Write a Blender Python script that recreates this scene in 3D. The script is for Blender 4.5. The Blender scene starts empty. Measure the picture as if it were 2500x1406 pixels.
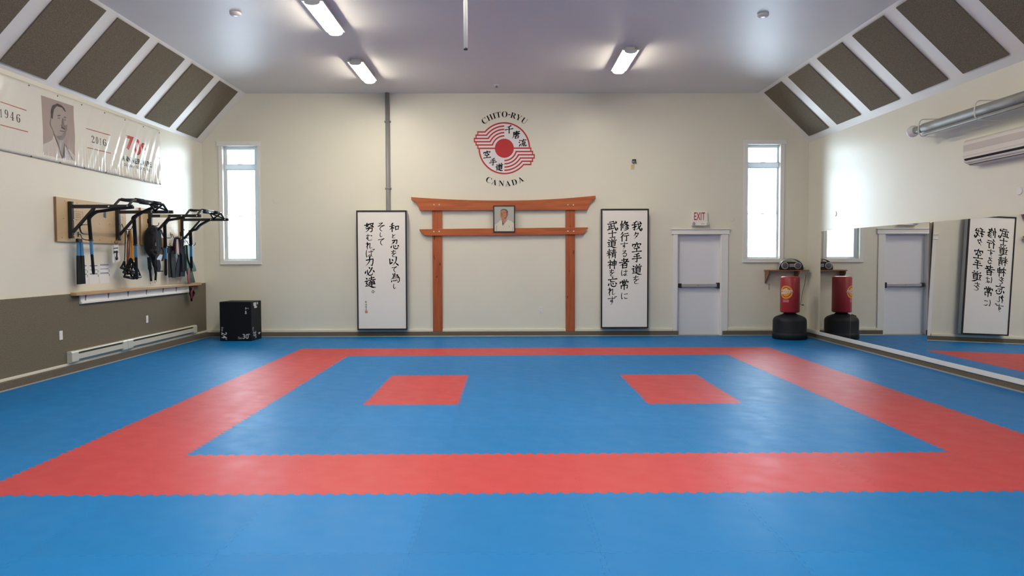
import bpy, bmesh, math, random
from mathutils import Vector, Matrix
random.seed(7)
S = bpy.context.scene
COL = S.collection
# ------------------------------------------------------------------ camera
F_PX, PITCH, YAW, ROLL, CAM_H = 1840.84, 0.0396, 0.0064, -0.0026, 1.5366
_cy, _sy, _cp, _sp, _cr, _sr = (math.cos(YAW), math.sin(YAW), math.cos(PITCH), math.sin(PITCH), math.cos(ROLL), math.sin(ROLL))
FW = Vector((_sy * _cp, _cy * _cp, -_sp))
_r = Vector((_cy, -_sy, 0)); _u = _r.cross(FW)
RT = _r * _cr + _u * _sr
UP = -_r * _sr + _u * _cr
cam = bpy.data.cameras.new('camera')
cam.sensor_width = 36; cam.lens = 36 * F_PX / 2500; cam.clip_start = 0.05; cam.clip_end = 200
camo = bpy.data.objects.new('camera', cam)
camo.matrix_world = Matrix(((RT.x, UP.x, -FW.x, 0), (RT.y, UP.y, -FW.y, 0), (RT.z, UP.z, -FW.z, CAM_H), (0, 0, 0, 1)))
COL.objects.link(camo); S.camera = camo
# ------------------------------------------------------------------ sky, exposure
SKY_STRENGTH = 20.0
LAMP_STRENGTH = 88.0
w = bpy.data.worlds.new('overcast_sky'); S.world = w; w.use_nodes = True
w.node_tree.nodes['Background'].inputs[0].default_value = (0.74, 0.90, 1.0, 1)
w.node_tree.nodes['Background'].inputs[1].default_value = SKY_STRENGTH
S.view_settings.view_transform = 'Standard'
S.view_settings.look = 'None'
S.view_settings.exposure = 0.0
S.view_settings.gamma = 1.0
S.view_settings.use_curve_mapping = False
S.cycles.use_denoising = True
S.cycles.max_bounces = 10
S.cycles.diffuse_bounces = 5
S.cycles.glossy_bounces = 5
S.cycles.sample_clamp_indirect = 8.0
S.cycles.caustics_reflective = False
S.cycles.caustics_refractive = False

# ------------------------------------------------------------------ measured room
L, R, BACK, FRONT = -5.95, 5.93, 14.85, -3.0
ZC = 4.75
MAT_X, MAT_Y = -3.5165, 4.8734          # near left corner of the red frame
def slope_l(x): return 3.871 + 1.1045 * (x + 5.874)
def slope_r(x): return 3.871 + 0.9471 * (5.8396 - x)
KL, KR = slope_l(L), slope_r(R)
XL, XR = -5.874 + (ZC - 3.871) / 1.1045, 5.8396 - (ZC - 3.871) / 0.9471
def ray(px, py): return FW + RT * ((px - 1250) / F_PX) - UP * ((py - 703) / F_PX)
C0 = Vector((0, 0, CAM_H))
def on_y(px, py, Y):
    d = ray(px, py); return C0 + d * (Y / d.y)
def on_x(px, py, X):
    d = ray(px, py); return C0 + d * (X / d.x)
def on_z(px, py, Z):
    d = ray(px, py); return C0 + d * ((Z - CAM_H) / d.z)

# ------------------------------------------------------------------ materials
def mat(name, col, rough=0.5, metal=0.0, noise=None, bump=None, spec=0.5, emit=None, rand=0.0, rough_noise=None):
    m = bpy.data.materials.new(name); m.use_nodes = True
    nt = m.node_tree; N = nt.nodes; b = N['Principled BSDF']
    b.inputs['Base Color'].default_value = (*col, 1); b.inputs['Roughness'].default_value = rough
    b.inputs['Metallic'].default_value = metal; b.inputs['Specular IOR Level'].default_value = spec
    tc = N.new('ShaderNodeTexCoord')
    last = None
    if noise:                                  # (scale, amount, stretch vector)
        sc, am = noise[0], noise[1]; st = noise[2] if len(noise) > 2 else (1, 1, 1)
        mp = N.new('ShaderNodeMapping'); mp.inputs['Scale'].default_value = st
        nz = N.new('ShaderNodeTexNoise'); nz.inputs['Scale'].default_value = sc; nz.inputs['Detail'].default_value = 5
        rp = N.new('ShaderNodeMapRange'); rp.inputs['From Min'].default_value = 0.3; rp.inputs['From Max'].default_value = 0.7
        rp.inputs['To Min'].default_value = 1 - am; rp.inputs['To Max'].default_value = 1 + am
        mx = N.new('ShaderNodeVectorMath'); mx.operation = 'SCALE'; mx.inputs[0].default_value = col
        nt.links.new(tc.outputs['Object'], mp.inputs['Vector']); nt.links.new(mp.outputs['Vector'], nz.inputs['Vector'])
        nt.links.new(nz.outputs['Fac'], rp.inputs['Value']); nt.links.new(rp.outputs['Result'], mx.inputs['Scale'])
        last = mx
    if rand:
        oi = N.new('ShaderNodeObjectInfo'); rp = N.new('ShaderNodeMapRange')
        rp.inputs['To Min'].default_value = 1 - rand; rp.inputs['To Max'].default_value = 1 + rand
        mx = N.new('ShaderNodeVectorMath'); mx.operation = 'SCALE'; mx.inputs[0].default_value = col
        if last: nt.links.new(last.outputs[0], mx.inputs[0])
        nt.links.new(oi.outputs['Random'], rp.inputs['Value']); nt.links.new(rp.outputs['Result'], mx.inputs['Scale'])
        last = mx
    if last: nt.links.new(last.outputs[0], b.inputs['Base Color'])
    if rough_noise:
        mp = N.new('ShaderNodeMapping'); mp.inputs['Scale'].default_value = rough_noise[2] if len(rough_noise) > 2 else (1, 1, 1)
        nz = N.new('ShaderNodeTexNoise'); nz.inputs['Scale'].default_value = rough_noise[0]; nz.inputs['Detail'].default_value = 4
        rp = N.new('ShaderNodeMapRange'); rp.inputs['From Min'].default_value = 0.35; rp.inputs['From Max'].default_value = 0.65
        rp.inputs['To Min'].default_value = rough - rough_noise[1]; rp.inputs['To Max'].default_value = rough + rough_noise[1]
        nt.links.new(tc.outputs['Object'], mp.inputs['Vector']); nt.links.new(mp.outputs['Vector'], nz.inputs['Vector'])
        nt.links.new(nz.outputs['Fac'], rp.inputs['Value']); nt.links.new(rp.outputs['Result'], b.inputs['Roughness'])
    if bump:                                   # (scale, strength, stretch)
        mp = N.new('ShaderNodeMapping'); mp.inputs['Scale'].default_value = bump[2] if len(bump) > 2 else (1, 1, 1)
        nz = N.new('ShaderNodeTexNoise'); nz.inputs['Scale'].default_value = bump[0]; nz.inputs['Detail'].default_value = 6
        bp = N.new('ShaderNodeBump'); bp.inputs['Strength'].default_value = bump[1]; bp.inputs['Distance'].default_value = 0.01
        nt.links.new(tc.outputs['Object'], mp.inputs['Vector']); nt.links.new(mp.outputs['Vector'], nz.inputs['Vector'])
        nt.links.new(nz.outputs['Fac'], bp.inputs['Height']); nt.links.new(bp.outputs['Normal'], b.inputs['Normal'])
    if emit:
        b.inputs['Emission Color'].default_value = (*emit[0], 1); b.inputs['Emission Strength'].default_value = emit[1]
    return m
def glass_mat():
    m = bpy.data.materials.new('window_glass'); m.use_nodes = True
    nt = m.node_tree; N = nt.nodes; N.remove(N['Principled BSDF'])
    t = N.new('ShaderNodeBsdfTransparent'); t.inputs[0].default_value = (.97, .985, 1, 1)
    g = N.new('ShaderNodeBsdfGlossy'); g.inputs['Roughness'].default_value = 0.02
    f = N.new('ShaderNodeFresnel'); f.inputs[0].default_value = 1.45
    x = N.new('ShaderNodeMixShader')
    nt.links.new(f.outputs[0], x.inputs[0]); nt.links.new(t.outputs[0], x.inputs[1]); nt.links.new(g.outputs[0], x.inputs[2])
    nt.links.new(x.outputs[0], N['Material Output'].inputs[0])
    return m
def wood_mat(name, c1, c2, scale, stretch, rough=.45):
    m = mat(name, c1, rough)
    nt = m.node_tree; N = nt.nodes; b = N['Principled BSDF']
    tc = N.new('ShaderNodeTexCoord'); mp = N.new('ShaderNodeMapping'); mp.inputs['Scale'].default_value = stretch
    nz = N.new('ShaderNodeTexNoise'); nz.inputs['Scale'].default_value = scale; nz.inputs['Detail'].default_value = 6; nz.inputs['Distortion'].default_value = .8
    cr = N.new('ShaderNodeValToRGB'); cr.color_ramp.elements[0].position = .32; cr.color_ramp.elements[1].position = .68
    cr.color_ramp.elements[0].color = (*c2, 1); cr.color_ramp.elements[1].color = (*c1, 1)
    nt.links.new(tc.outputs['Object'], mp.inputs['Vector']); nt.links.new(mp.outputs['Vector'], nz.inputs['Vector'])
    nt.links.new(nz.outputs['Fac'], cr.inputs['Fac']); nt.links.new(cr.outputs['Color'], b.inputs['Base Color'])
    return m
def vinyl_mat():
    m = mat('white_window_vinyl', (.86, .90, .93), .3)
    nt = m.node_tree; N = nt.nodes; b = N['Principled BSDF']
    tl = N.new('ShaderNodeBsdfTranslucent'); tl.inputs[0].default_value = (.85, .92, .96, 1)
    mx = N.new('ShaderNodeMixShader'); mx.inputs[0].default_value = .12
    nt.links.new(b.outputs[0], mx.inputs[1]); nt.links.new(tl.outputs[0], mx.inputs[2]); nt.links.new(mx.outputs[0], N['Material Output'].inputs[0])
    return m
M = dict(
    wall=mat('cream_wall_paint', (.77, .747, .635), .38, noise=(1.2, .02), bump=(60, .04)),
    ceil=mat('white_ceiling_paint', (.80, .78, .745), .46, spec=.4, noise=(.8, .02), bump=(45, .05)),
    trim=mat('white_trim_paint', (.82, .81, .79), .35),
    cream=mat('cream_trim_paint', (.78, .74, .62), .4),
    vinyl=vinyl_mat(),
    door=mat('pale_grey_door_paint', (.78, .79, .83), .38),
    carpet=mat('brown_carpet', (.190, .163, .118), .95, noise=(130, .5), bump=(220, .6), spec=.1),
    curb=mat('brown_carpet_curb', (.165, .138, .105), .95, noise=(130, .4), bump=(220, .5), spec=.1),
    blue=mat('blue_eva_foam', (.004, .165, .46), .46, spec=.13, noise=(3, .015), bump=(160, .05), rand=.05, rough_noise=(5, .03)),
    red=mat('red_eva_foam', (.48, .050, .056), .46, spec=.18, noise=(3, .015), bump=(160, .05), rand=.04, rough_noise=(5, .03)),
    sub=mat('blue_rubber_underlay', (.022, .15, .45), .5),
    alu=mat('brushed_aluminium_strip', (.55, .53, .48), .4, .6),
    black=mat('black_paint', (.012, .012, .014), .4),
    steel=mat('black_powder_coated_steel', (.016, .015, .017), .38, bump=(150, .05)),
    chrome=mat('bright_steel', (.7, .7, .7), .22, 1.0),
    grey=mat('grey_pipe_paint', (.24, .235, .24), .45),
    torii=wood_mat('orange_stained_cedar_beam', (.50, .13, .028), (.36, .075, .016), 2.2, (.6, 8, 8)),
    toriiv=wood_mat('orange_stained_cedar_post', (.46, .115, .027), (.32, .062, .014), 2.2, (8, 8, .6)),
    knot=mat('dark_wood_knot', (.10, .022, .008), .5),
    ply=wood_mat('birch_plywood', (.62, .47, .28), (.55, .40, .22), 1.2, (4, .5, 4)),
    plyedge=wood_mat('plywood_edge', (.30, .16, .07), (.22, .11, .045), 3, (12, 12, .5)),
    pine=wood_mat('pine_ledge', (.55, .36, .19), (.44, .27, .13), 2, (8, .4, 8), .35),
    shelfw=wood_mat('brown_shelf_wood', (.27, .13, .065), (.20, .09, .04), 3, (.7, 8, 8), .4),
    white=mat('white_plastic', (.80, .79, .76), .35),
    paper=mat('white_paper', (.80, .80, .80), .7),
    canvas=mat('white_canvas', (.84, .82, .78), .6, noise=(2, .01)),
    side=mat('grey_panel_side', (.45, .46, .50), .6),
    ink=mat('black_ink', (.008, .007, .007), .7, spec=.15),
    redink=mat('red_print', (.52, .028, .03), .5),
    lightgap=mat('white_print', (.80, .77, .78), .5),
    seal=mat('red_seal', (.5, .03, .03), .6),
    mirror=mat('mirror_silver', (.90, .91, .90), .0, 1.0),
    lamp=mat('lit_diffuser', (.9, .9, .9), .5, emit=((1.0, .92, .76), LAMP_STRENGTH)),
    bagred=mat('red_vinyl', (.36, .022, .030), .34, noise=(4, .08)),
    bagbase=mat('dark_navy_plastic', (.008, .010, .015), .5, bump=(300, .05), spec=.3),
    yellow=mat('yellow_print', (.80, .36, .03), .5),
    pink=mat('faded_pink_print', (.62, .20, .20), .5),
    boxf=mat('black_foam_cover', (.005, .006, .010), .6, bump=(120, .08), spec=.25),
    boxt=mat('white_box_print', (.62, .63, .64), .6),
    cloth=mat('black_webbing', (.012, .011, .014), .8, bump=(300, .3), spec=.2),
    sleeve=mat('blue_sleeve', (.05, .21, .42), .7, bump=(250, .2)),
    rope=mat('black_rope', (.014, .014, .017), .8, noise=(60, .4), spec=.2),
    navy=mat('dark_navy_webbing', (.006, .008, .016), .8, spec=.2),
    tan=mat('tan_latex_tube', (.58, .26, .085), .35),
    amber=mat('amber_latex_tube', (.62, .33, .06), .35),
    brownt=mat('brown_latex_tube', (.18, .05, .03), .35),
    olive=mat('olive_canvas', (.20, .13, .02), .8),
    green=mat('dark_green_band', (.009, .05, .026), .6),
    redband=mat('red_band', (.18, .014, .022), .6),
    vinylb=mat('glossy_white_banner', (.74, .72, .65), .2, bump=(6, .05)),
    bred=mat('banner_red_print', (.50, .035, .03), .25),
    bline=mat('banner_red_line', (.40, .07, .06), .3),
    bink=mat('banner_black_print', (.03, .03, .04), .25),
    bgrey=mat('photo_backdrop_mauve', (.36, .29, .27), .25),
    bskin=mat('photo_grey_skin', (.36, .31, .29), .25),
    bskin2=mat('photo_grey_skin_shade', (.20, .165, .155), .25),
    bhair=mat('photo_grey_hair', (.055, .045, .045), .25),
    bgi=mat('photo_pale_jacket', (.55, .50, .47), .25),
    pbg=mat('portrait_grey_backdrop', (.42, .43, .39), .3),
    pskin=mat('portrait_skin', (.46, .20, .115), .3),
    pskin2=mat('portrait_skin_shade', (.26, .095, .05), .3),
    phair=mat('portrait_hair', (.06, .05, .045), .3),
    pgi=mat('portrait_white_jacket', (.68, .63, .52), .3),
    pfold=mat('portrait_jacket_fold', (.28, .25, .18), .3),
    ac=mat('ivory_plastic', (.74, .69, .62), .35),
    acgrey=mat('ivory_grille', (.56, .50, .45), .5),
    dark=mat('dark_opening', (.008, .006, .006), .6),
    galv=mat('galvanised_tube', (.30, .30, .27), .5, .15, noise=(5, .1)),
    exitred=mat('exit_red', (.50, .03, .025), .5),
    boombox=mat('black_speaker_plastic', (.008, .008, .010), .45, spec=.3),
    cone=mat('grey_speaker_grille', (.09, .09, .11), .55, noise=(300, .3)),
    silver=mat('silver_plastic', (.45, .45, .46), .3, .5),
    tag=mat('yellow_tag', (.62, .52, .26), .6),
    brass=mat('brass', (.35, .24, .12), .35, .8),
    bluetape=mat('blue_tape', (.03, .10, .22), .6),
    heater=mat('ivory_heater_enamel', (.63, .61, .51), .35),
    fins=mat('heater_fins', (.10, .085, .07), .5),
    stain=mat('wall_stain', (.62, .58, .51), .5),
    glass=glass_mat(),
)

# ------------------------------------------------------------------ mesh helpers
class MB:
    def __init__(self): self.v = []; self.f = []; self.mi = []; self.sm = []
    def add(self, vs, fs, mi=0, smooth=False):
        b = len(self.v); self.v += [Vector(p) for p in vs]
        for f in fs: self.f.append([b + i for i in f]); self.mi.append(mi); self.sm.append(smooth)
        return self
    def box(self, x0, x1, y0, y1, z0, z1, mi=0):
        return self.add([(x0, y0, z0), (x1, y0, z0), (x1, y1, z0), (x0, y1, z0), (x0, y0, z1), (x1, y0, z1), (x1, y1, z1), (x0, y1, z1)],
                        [(0, 3, 2, 1), (4, 5, 6, 7), (0, 1, 5, 4), (1, 2, 6, 5), (2, 3, 7, 6), (3, 0, 4, 7)], mi)
    def prism(self, poly, axis, a0, a1, mi=0, smooth=False):
        n = len(poly)
        def P(q, a):
            return {'x': (a, q[0], q[1]), 'y': (q[0], a, q[1]), 'z': (q[0], q[1], a)}[axis]
        vs = [P(q, a0) for q in poly] + [P(q, a1) for q in poly]
        self.add(vs, [list(range(n)), list(range(2 * n - 1, n - 1, -1))], mi)
        self.add(vs, [(i, n + i, n + (i + 1) % n, (i + 1) % n) for i in range(n)], mi, smooth)
        return self
    def tube(self, pts, r, n=10, mi=0, cap=True):
        pts = [Vector(p) for p in pts]; m = len(pts)
        rs = r if isinstance(r, (list, tuple)) else [r] * m
        t0 = (pts[1] - pts[0]).normalized()
        ref = Vector((0, 0, 1)) if abs(t0.z) < .9 else Vector((1, 0, 0))
        nrm = (ref - t0 * ref.dot(t0)).normalized(); vs = []
        for i, p in enumerate(pts):
            t = (pts[min(i + 1, m - 1)] - pts[max(i - 1, 0)]).normalized()
            nrm = (nrm - t * nrm.dot(t)).normalized(); bn = t.cross(nrm)
            for k in range(n):
                a = 2 * math.pi * k / n; vs.append(p + (nrm * math.cos(a) + bn * math.sin(a)) * rs[i])
        fs = [(i * n + k, i * n + (k + 1) % n, (i + 1) * n + (k + 1) % n, (i + 1) * n + k) for i in range(m - 1) for k in range(n)]
        self.add(vs, fs, mi, True)
        if cap: self.add(vs[:n], [list(range(n - 1, -1, -1))], mi); self.add(vs[-n:], [list(range(n))], mi)
        return self
    def beam(self, a, b, w, h, mi=0, side=(0, 1, 0)):
        """square bar from a to b, w along side, h across"""
        a, b, s = Vector(a), Vector(b), Vector(side).normalized(); t = (b - a).normalized(); u = t.cross(s).normalized()
        vs = [p + s * (w / 2 * i) + u * (h / 2 * j) for p in (a, b) for i, j in ((-1, -1), (1, -1), (1, 1), (-1, 1))]
        return self.add(vs, [(0, 1, 2, 3), (7, 6, 5, 4), (0, 4, 5, 1), (1, 5, 6, 2), (2, 6, 7, 3), (3, 7, 4, 0)], mi)
    def ribbon(self, pts, wv, th, mi=0, widths=None):
        pts = [Vector(p) for p in pts]; wv = Vector(wv); m = len(pts); vs = []
        for i, p in enumerate(pts):
            t = (pts[min(i + 1, m - 1)] - pts[max(i - 1, 0)]).normalized(); nn = t.cross(wv).normalized()
            ww = wv * (widths[i] if widths else 1)
            vs += [p - ww / 2 - nn * th / 2, p + ww / 2 - nn * th / 2, p + ww / 2 + nn * th / 2, p - ww / 2 + nn * th / 2]
        fs = [(0, 1, 2, 3), tuple(4 * (m - 1) + k for k in (3, 2, 1, 0))]
        fs += [(4 * i + k, 4 * i + 4 + k, 4 * i + 4 + (k + 1) % 4, 4 * i + (k + 1) % 4) for i in range(m - 1) for k in range(4)]
        return self.add(vs, fs, mi)
    def lathe(self, prof, c, n=32, mi=0, axis='z', smooth=True):
        vs = []
        for r, h in prof:
            for k in range(n):
                a = 2 * math.pi * k / n; q = (r * math.cos(a), r * math.sin(a), h)
                if axis == 'y': q = (q[0], h, q[1])
                if axis == 'x': q = (h, q[0], q[1])
                vs.append(Vector(c) + Vector(q))
        m = len(prof)
        self.add(vs, [(i * n + k, i * n + (k + 1) % n, (i + 1) * n + (k + 1) % n, (i + 1) * n + k) for i in range(m - 1) for k in range(n)], mi, smooth)
        self.add(vs[:n], [list(range(n))], mi); self.add(vs[-n:], [list(range(n))], mi)
        return self
    def build(self, name, mats, parent=None, bevel=0, segs=2, recalc=True):
        me = bpy.data.meshes.new(name)
        off = base_of(parent)
        me.from_pydata([tuple(p - off) for p in self.v], [], self.f)
        for m in (mats if isinstance(mats, (list, tuple)) else [mats]): me.materials.append(M[m] if isinstance(m, str) else m)
        for p, i, s in zip(me.polygons, self.mi, self.sm): p.material_index = i; p.use_smooth = s
        if recalc:
            bm = bmesh.new(); bm.from_mesh(me); bmesh.ops.remove_doubles(bm, verts=bm.verts, dist=1e-5)
            bmesh.ops.recalc_face_normals(bm, faces=bm.faces); bm.to_mesh(me); bm.free()
        o = bpy.data.objects.new(name, me); COL.objects.link(o)
        if parent: o.parent = parent
        if bevel:
            md = o.modifiers.new('bevel', 'BEVEL'); md.width = bevel; md.segments = segs; md.limit_method = 'ANGLE'; md.angle_limit = .7
        return o
def base_of(o):
    v = Vector((0, 0, 0))
    while o: v = v + Vector(o.location); o = o.parent
    return v
def thing(name, label, cat, loc, group=None):
    o = bpy.data.objects.new(name, None); o.empty_display_size = .1; o.location = loc; COL.objects.link(o)
    return tag(o, label, cat, group)
def tag(o, label, cat, group=None):
    o['label'] = label; o['category'] = cat
    if group: o['group'] = group
    return o
def struct(o): o['kind'] = 'structure'; return o
def struct_empty(name, loc):
    o = bpy.data.objects.new(name, None); o.empty_display_size = .1; o.location = loc; COL.objects.link(o); return struct(o)
def copy_tree(o, parent=None):
    c = o.copy(); COL.objects.link(c)
    if parent: c.parent = parent
    for ch in [x for x in COL.objects if x.parent == o]: copy_tree(ch, c)
    return c
def arc(cx, cy, r, a0, a1, n=24): return [(cx + r * math.cos(math.radians(a0 + (a1 - a0) * i / n)), cy + r * math.sin(math.radians(a0 + (a1 - a0) * i / n))) for i in range(n + 1)]
def disc_pts(c, r, axis, n=20):
    out = []
    for k in range(n):
        a = 2 * math.pi * k / n; u, v = r * math.cos(a), r * math.sin(a)
        out.append(Vector(c) + Vector({'x': (0, u, v), 'y': (u, 0, v), 'z': (u, v, 0)}[axis]))
    return out
def smooth_path(pts, n=6):
    """Catmull-Rom through the points"""
    P = [Vector(p) for p in pts]; out = []
    for i in range(len(P) - 1):
        a, b, c, d = P[max(i - 1, 0)], P[i], P[i + 1], P[min(i + 2, len(P) - 1)]
        for k in range(n):
            t = k / n
            out.append(.5 * ((2 * b) + (c - a) * t + (2 * a - 5 * b + 4 * c - d) * t * t + (3 * b - a - 3 * c + d) * t ** 3))
    return out + [P[-1]]

# lettering: glyph outlines come from the built-in font, laid on a surface by a mapping function
_glyph = {}
def glyph(s, offset=0.0):
    k = (s, offset)
    if k not in _glyph:
        cu = bpy.data.curves.new('glyph', 'FONT'); cu.body = s; cu.size = 1; cu.offset = offset; cu.resolution_u = 4
        o = bpy.data.objects.new('glyph', cu); COL.objects.link(o)
        bpy.context.view_layer.update()
        me = bpy.data.meshes.new_from_object(o.evaluated_get(bpy.context.evaluated_depsgraph_get()))
        vs = [(v.co.x, v.co.y) for v in me.vertices]; fs = [list(p.vertices) for p in me.polygons]
        bpy.data.objects.remove(o); bpy.data.curves.remove(cu); bpy.data.meshes.remove(me)
        xs = [p[0] for p in vs] or [0]; ys = [p[1] for p in vs] or [0]
        _glyph[k] = (vs, fs, (min(xs), max(xs), min(ys), max(ys)))
    return _glyph[k]
def add_text(mb, s, fn, cx, cy, size=None, w=None, h=None, rot=0, nib=None, shear=0, offset=0, mi=0, cut=None):
    """centre the text's bounding box at (cx, cy) of the surface fn(u, v); nib = pen smears"""
    vs, fs, (x0, x1, y0, y1) = glyph(s, offset)
    bw, bh = max(x1 - x0, 1e-6), max(y1 - y0, 1e-6)
    if w and h: sx, sy = w / bw, h / bh
    elif h: sx = sy = h / bh
    elif w: sx = sy = w / bw
    else: sx = sy = size / max(bw, bh)
    ca, sa = math.cos(rot), math.sin(rot)
    for dx, dy in (nib or [(0, 0)]):
        pts = []
        for x, y in vs:
            u, v = (x - (x0 + x1) / 2) * sx + dx, (y - (y0 + y1) / 2) * sy + dy
            v += shear * u
            pts.append((cx + u * ca - v * sa, cy + u * sa + v * ca))
        if cut:
            bm = bmesh.new(); bv = [bm.verts.new((p[0], p[1], 0)) for p in pts]
            for f in fs:
                try: bm.faces.new([bv[i] for i in f])
                except ValueError: pass
            refine(bm, cut); bm.verts.index_update()
            pts = [(q.co.x, q.co.y) for q in bm.verts]; ff = [[q.index for q in f.verts] for f in bm.faces]; bm.free()
        else: ff = fs
        mb.add([fn(*p) for p in pts], ff, mi)
def refine(bm, cut):
    bmesh.ops.triangulate(bm, faces=bm.faces)
    for _ in range(5):
        es = [e for e in bm.edges if e.calc_length() > cut]
        if not es: break
        bmesh.ops.subdivide_edges(bm, edges=es, cuts=1); bmesh.ops.triangulate(bm, faces=[f for f in bm.faces if len(f.verts) > 3])
def add_poly(mb, poly, fn, mi=0, cut=None):
    bm = bmesh.new(); bm.faces.new([bm.verts.new((p[0], p[1], 0)) for p in poly])
    if cut: refine(bm, cut)
    bm.verts.index_update()
    mb.add([fn(q.co.x, q.co.y) for q in bm.verts], [[q.index for q in f.verts] for f in bm.faces], mi); bm.free()
def ellipse(cx, cy, rx, ry, n=24, rot=0):
    ca, sa = math.cos(rot), math.sin(rot)
    return [(cx + rx * math.cos(2 * math.pi * k / n) * ca - ry * math.sin(2 * math.pi * k / n) * sa,
             cy + rx * math.cos(2 * math.pi * k / n) * sa + ry * math.sin(2 * math.pi * k / n) * ca) for k in range(n)]
ORD = ['first', 'second', 'third', 'fourth', 'fifth', 'sixth', 'seventh', 'eighth', 'ninth', 'tenth', 'eleventh', 'twelfth', 'thirteenth']

# ------------------------------------------------------------------ room shell
T = 0.22
def rect_px(x0, y0, x1, y1, Y):
    a, b = on_y(x0, y1, Y), on_y(x1, y0, Y); return a.x, b.x, a.z, b.z
W1 = rect_px(547, 356, 629, 637, BACK); W2 = rect_px(1822, 352, 1906, 632, BACK)
D1 = rect_px(1652.5, 571, 1761, 813, BACK); D1 = (D1[0], D1[1], -.1, D1[3])
def wall_with_holes(name, holes, x0, x1, z0, z1, y0, y1):
    mb = MB(); xs = sorted({x0, x1, *[h[0] for h in holes], *[h[1] for h in holes]}); zs = sorted({z0, z1, *[h[2] for h in holes], *[h[3] for h in holes]})
    solid = {}
    for i in range(len(xs) - 1):
        for j in range(len(zs) - 1):
            cx, cz = (xs[i] + xs[i + 1]) / 2, (zs[j] + zs[j + 1]) / 2
            solid[i, j] = not any(h[0] < cx < h[1] and h[2] < cz < h[3] for h in holes)
    for (i, j), s in solid.items():
        if not s: continue
        a, b, c, d = xs[i], xs[i + 1], zs[j], zs[j + 1]
        for y in (y0, y1): mb.add([(a, y, c), (b, y, c), (b, y, d), (a, y, d)], [(0, 1, 2, 3)])
        if not solid.get((i - 1, j)): mb.add([(a, y0, c), (a, y1, c), (a, y1, d), (a, y0, d)], [(0, 1, 2, 3)])
        if not solid.get((i + 1, j)): mb.add([(b, y0, c), (b, y1, c), (b, y1, d), (b, y0, d)], [(0, 1, 2, 3)])
        if not solid.get((i, j - 1)): mb.add([(a, y0, c), (b, y0, c), (b, y1, c), (a, y1, c)], [(0, 1, 2, 3)])
        if not solid.get((i, j + 1)): mb.add([(a, y0, d), (b, y0, d), (b, y1, d), (a, y1, d)], [(0, 1, 2, 3)])
    return struct(mb.build(name, 'wall'))
wall_with_holes('wall_back', [W1, W2, D1], L - .2, R + .2, -.1, ZC + .15, BACK, BACK + T)
struct(MB().box(L - .2, L, FRONT, BACK, -.1, KL + .02).build('wall_left', 'wall'))
struct(MB().box(R, R + .2, FRONT, BACK, -.1, KR + .02).build('wall_right', 'wall'))
struct(MB().box(L - .2, R + .2, FRONT - .2, FRONT, -.1, ZC + .15).build('wall_front', 'wall'))
cprof = [(L - .2, KL - .22), (L, KL), (XL, ZC), (XR, ZC), (R, KR), (R + .2, KR - .19), (R + .2, ZC + .15), (L - .2, ZC + .15)]
struct(MB().prism(cprof, 'y', FRONT, BACK).build('ceiling', 'ceil'))

# carpeted curbs, trims and the wainscot
CZ = .092
struct(MB().box(L + .04, D1[0] + .02, BACK - .05, BACK, -.02, CZ).box(D1[1] + .03, R - .03, BACK - .05, BACK, -.02, CZ).build('baseboard_back', 'curb', bevel=.008))
struct(MB().box(L, L + .075, FRONT, BACK - .05, -.02, .104).build('baseboard_left', 'curb', bevel=.008))
struct(MB().box(R - .09, R, FRONT, BACK - .05, -.02, .084).build('baseboard_right', 'curb', bevel=.008))
struct(MB().box(L + .04, D1[0] - .09, BACK - .035, BACK, CZ, CZ + .05).box(D1[1] + .14, R, BACK - .035, BACK, CZ, CZ + .05).build('trim_1', 'cream', bevel=.006))
struct(MB().box(L, L + .055, FRONT, BACK - .035, .104, .138).build('trim_2', 'cream', bevel=.005))
struct(MB().box(R - .105, R, FRONT, BACK - .035, .084, .150).build('trim_3', 'trim', bevel=.006))
struct(MB().box(L, L + .035, FRONT, BACK - .02, .138, 1.066).build('trim_4', 'carpet', bevel=.006))
struct(MB().box(L + .07, L + .095, FRONT, BACK - .06, -.02, .012).build('trim_5', 'alu', bevel=.003))
struct(MB().box(R - .115, R - .085, FRONT, BACK - .06, -.02, .014).build('trim_6', 'alu', bevel=.003))
struct(MB().box(L + .07, D1[0] + .02, BACK - .075, BACK - .045, -.02, .014).box(D1[1] + .03, R - .09, BACK - .075, BACK - .045, -.02, .014).build('trim_7', 'alu', bevel=.003))

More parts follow.
